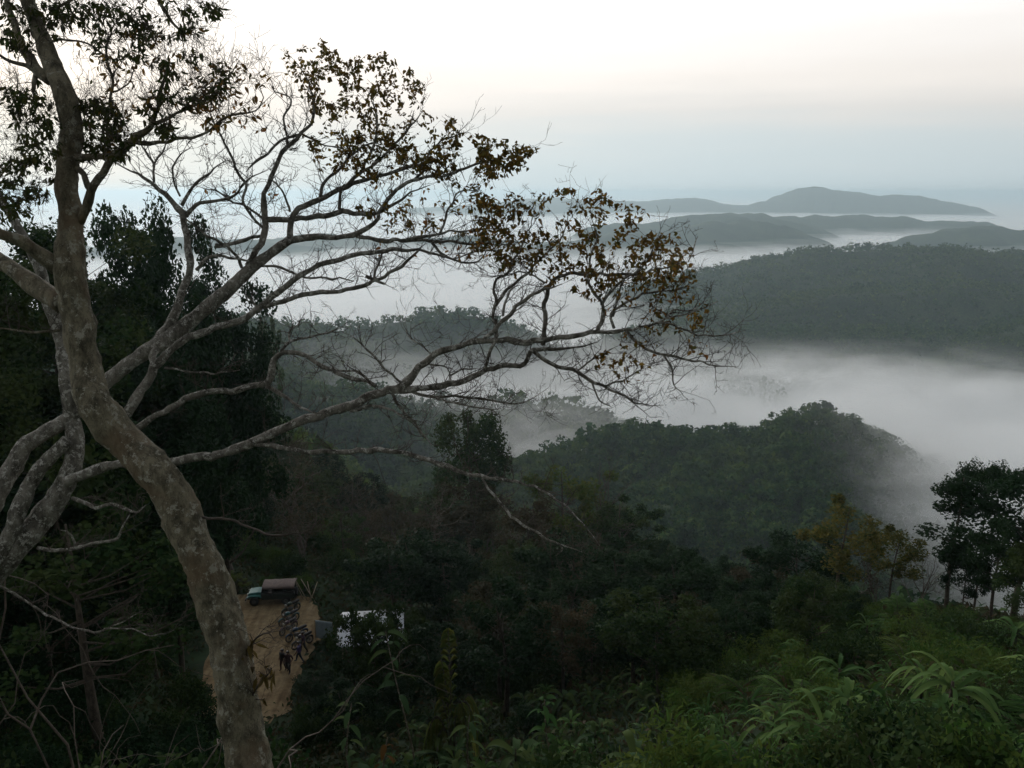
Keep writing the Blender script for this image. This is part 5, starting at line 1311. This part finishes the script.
def drifting_mist(c, d, zlo, zhi, dens, lo, hi, scale, label):
    mb = MB(); mb.box(c, d)
    m, nt, out = newmat('mist_air')
    p = nt.nodes.new('ShaderNodeVolumePrincipled'); p.inputs['Color'].default_value = (.96, .975, .98, 1); p.inputs['Anisotropy'].default_value = .38
    tc = nt.nodes.new('ShaderNodeTexCoord')
    mp = nt.nodes.new('ShaderNodeMapping'); mp.inputs['Scale'].default_value = tuple(1 / x for x in scale); mp.inputs['Rotation'].default_value = (0, 0, math.radians(18)); nt.links.new(tc.outputs['Object'], mp.inputs[0])
    n = nt.nodes.new('ShaderNodeTexNoise'); n.inputs['Scale'].default_value = 1.6; n.inputs['Detail'].default_value = 5; n.inputs['Roughness'].default_value = .58; n.inputs['Distortion'].default_value = .7
    nt.links.new(mp.outputs[0], n.inputs['Vector'])
    def mul(a, b):
        q = nt.nodes.new('ShaderNodeMath'); q.operation = 'MULTIPLY'; nt.links.new(a, q.inputs[0])
        if isinstance(b, float): q.inputs[1].default_value = b
        else: nt.links.new(b, q.inputs[1])
        return q.outputs[0]
    def mrange(src, a0, a1, b0, b1):
        h = nt.nodes.new('ShaderNodeMapRange'); h.interpolation_type = 'SMOOTHSTEP'
        for q, v in zip((1, 2, 3, 4), (a0, a1, b0, b1)): h.inputs[q].default_value = v
        nt.links.new(src, h.inputs[0]); return h.outputs[0]
    sx = nt.nodes.new('ShaderNodeSeparateXYZ'); nt.links.new(tc.outputs['Object'], sx.inputs[0])
    f = mul(mrange(n.outputs['Fac'], lo, hi, 0, 1), mrange(sx.outputs[2], zlo, zhi, 1, 0))
    # thins out towards every side of its box
    for ax, e in ((0, .3), (1, .22)):
        f = mul(f, mrange(sx.outputs[ax], c[ax] - d[ax] / 2, c[ax] - d[ax] * (.5 - e), 0, 1)); f = mul(f, mrange(sx.outputs[ax], c[ax] + d[ax] * (.5 - e * .5), c[ax] + d[ax] / 2, 1, 0))
    cb = nt.nodes.new('ShaderNodeCombineXYZ'); nt.links.new(sx.outputs[0], cb.inputs[0]); nt.links.new(sx.outputs[1], cb.inputs[1])
    ln = nt.nodes.new('ShaderNodeVectorMath'); ln.operation = 'LENGTH'; nt.links.new(cb.outputs[0], ln.inputs[0])
    f = mul(f, mrange(ln.outputs['Value'], 690, 850, 1, 0))        # stops at the foot of the long hill
    nt.links.new(mul(f, dens), p.inputs['Density']); nt.links.new(p.outputs[0], out.inputs['Volume'])
    tag(mb.build('fog', m, None, False), label, 'fog', kind='stuff')
drifting_mist((300, 640, -138), (1100, 520, 72), -156, -114, .042, .44, .70, (190, 110, 50), 'ragged streaks of mist drifting over the valley fog beyond the humped hill')
drifting_mist((235, 345, -125), (230, 250, 90), -150, -80, .042, .38, .66, (120, 90, 60), 'mist climbing the right flank of the humped hill')
# ---- sky and sun
SUN_EL, SUN_AZ = math.radians(15), math.radians(-30)       # low, ahead and left, behind thin cloud
w = bpy.data.worlds.new('World'); S.world = w; w.use_nodes = True
nt = w.node_tree; nt.nodes.clear()
out = nt.nodes.new('ShaderNodeOutputWorld')
sky = nt.nodes.new('ShaderNodeTexSky'); sky.sky_type = 'NISHITA'; sky.sun_disc = False
sky.sun_elevation = SUN_EL; sky.sun_rotation = SUN_AZ; sky.air_density = 1.2; sky.dust_density = 2; sky.altitude = 300
b1 = nt.nodes.new('ShaderNodeBackground'); b1.inputs[1].default_value = .05; nt.links.new(sky.outputs[0], b1.inputs[0])
tc = nt.nodes.new('ShaderNodeTexCoord'); sx = nt.nodes.new('ShaderNodeSeparateXYZ'); nt.links.new(tc.outputs['Generated'], sx.inputs[0])
mp = nt.nodes.new('ShaderNodeMapping'); mp.inputs['Scale'].default_value = (1.4, 1.4, 14); nt.links.new(tc.outputs['Generated'], mp.inputs[0])
nz = noise(nt, 2.2, 4, mp.outputs[0], .55)
ma = nt.nodes.new('ShaderNodeMath'); ma.operation = 'MULTIPLY_ADD'; nt.links.new(nz, ma.inputs[0]); ma.inputs[1].default_value = .05; ma.inputs[2].default_value = -.025
ad = nt.nodes.new('ShaderNodeMath'); ad.operation = 'ADD'; nt.links.new(sx.outputs[2], ad.inputs[0]); nt.links.new(ma.outputs[0], ad.inputs[1])
mr = nt.nodes.new('ShaderNodeMapRange'); mr.inputs[1].default_value = -.05; mr.inputs[2].default_value = 1.0; nt.links.new(ad.outputs[0], mr.inputs[0])
def el(z): return (z + .05) / 1.05
cl_ = ramp(nt, mr.outputs[0], [(0, (.62, .735, .785)), (el(.015), (.635, .745, .79)), (el(.055), (.69, .77, .80)), (el(.085), (.84, .83, .81)), (el(.12), (1.02, .97, .92)), (el(.19), (1.2, 1.17, 1.14)), (el(.35), (1.1, 1.08, 1.07)), (el(.6), (.55, .56, .58)), (1, (.40, .42, .46))])
# brighter towards the hidden sun, dimmer behind the viewer
dt = nt.nodes.new('ShaderNodeVectorMath'); dt.operation = 'DOT_PRODUCT'; nt.links.new(tc.outputs['Generated'], dt.inputs[0])
dt.inputs[1].default_value = (math.sin(SUN_AZ), math.cos(SUN_AZ), .15)
m3 = nt.nodes.new('ShaderNodeMapRange'); m3.inputs[1].default_value = -1; m3.inputs[2].default_value = 1; m3.inputs[3].default_value = .35; m3.inputs[4].default_value = 1.14; nt.links.new(dt.outputs['Value'], m3.inputs[0])
b2 = nt.nodes.new('ShaderNodeBackground'); nt.links.new(cl_, b2.inputs[0]); nt.links.new(m3.outputs[0], b2.inputs[1])
ms = nt.nodes.new('ShaderNodeMixShader'); ms.inputs[0].default_value = .9
nt.links.new(b1.outputs[0], ms.inputs[1]); nt.links.new(b2.outputs[0], ms.inputs[2]); nt.links.new(ms.outputs[0], out.inputs['Surface'])
sl = bpy.data.lights.new('sun', 'SUN'); sl.energy = 1.5; sl.angle = math.radians(12); sl.color = (1, .95, .9)
so = bpy.data.objects.new('sun', sl); COL.objects.link(so)
sd = Vector((math.sin(SUN_AZ) * math.cos(SUN_EL), math.cos(SUN_AZ) * math.cos(SUN_EL), math.sin(SUN_EL)))
so.rotation_euler = sd.to_track_quat('Z', 'Y').to_euler()

# ---------------------------------------------------------------- render
vs = S.view_settings; vs.view_transform = 'Standard'; vs.look = 'None'; vs.exposure = 0; vs.gamma = 1; vs.use_curve_mapping = False
c = S.cycles
c.volume_step_rate = .2; c.volume_max_steps = 256
c.max_bounces = 10; c.diffuse_bounces = 2; c.glossy_bounces = 1; c.transmission_bounces = 2; c.volume_bounces = 8; c.transparent_max_bounces = 24
c.use_adaptive_sampling = True; c.adaptive_threshold = .03
c.use_denoising = True; c.denoiser = 'OPENIMAGEDENOISE'; c.caustics_reflective = False; c.caustics_refractive = False
c.sample_clamp_indirect = 4
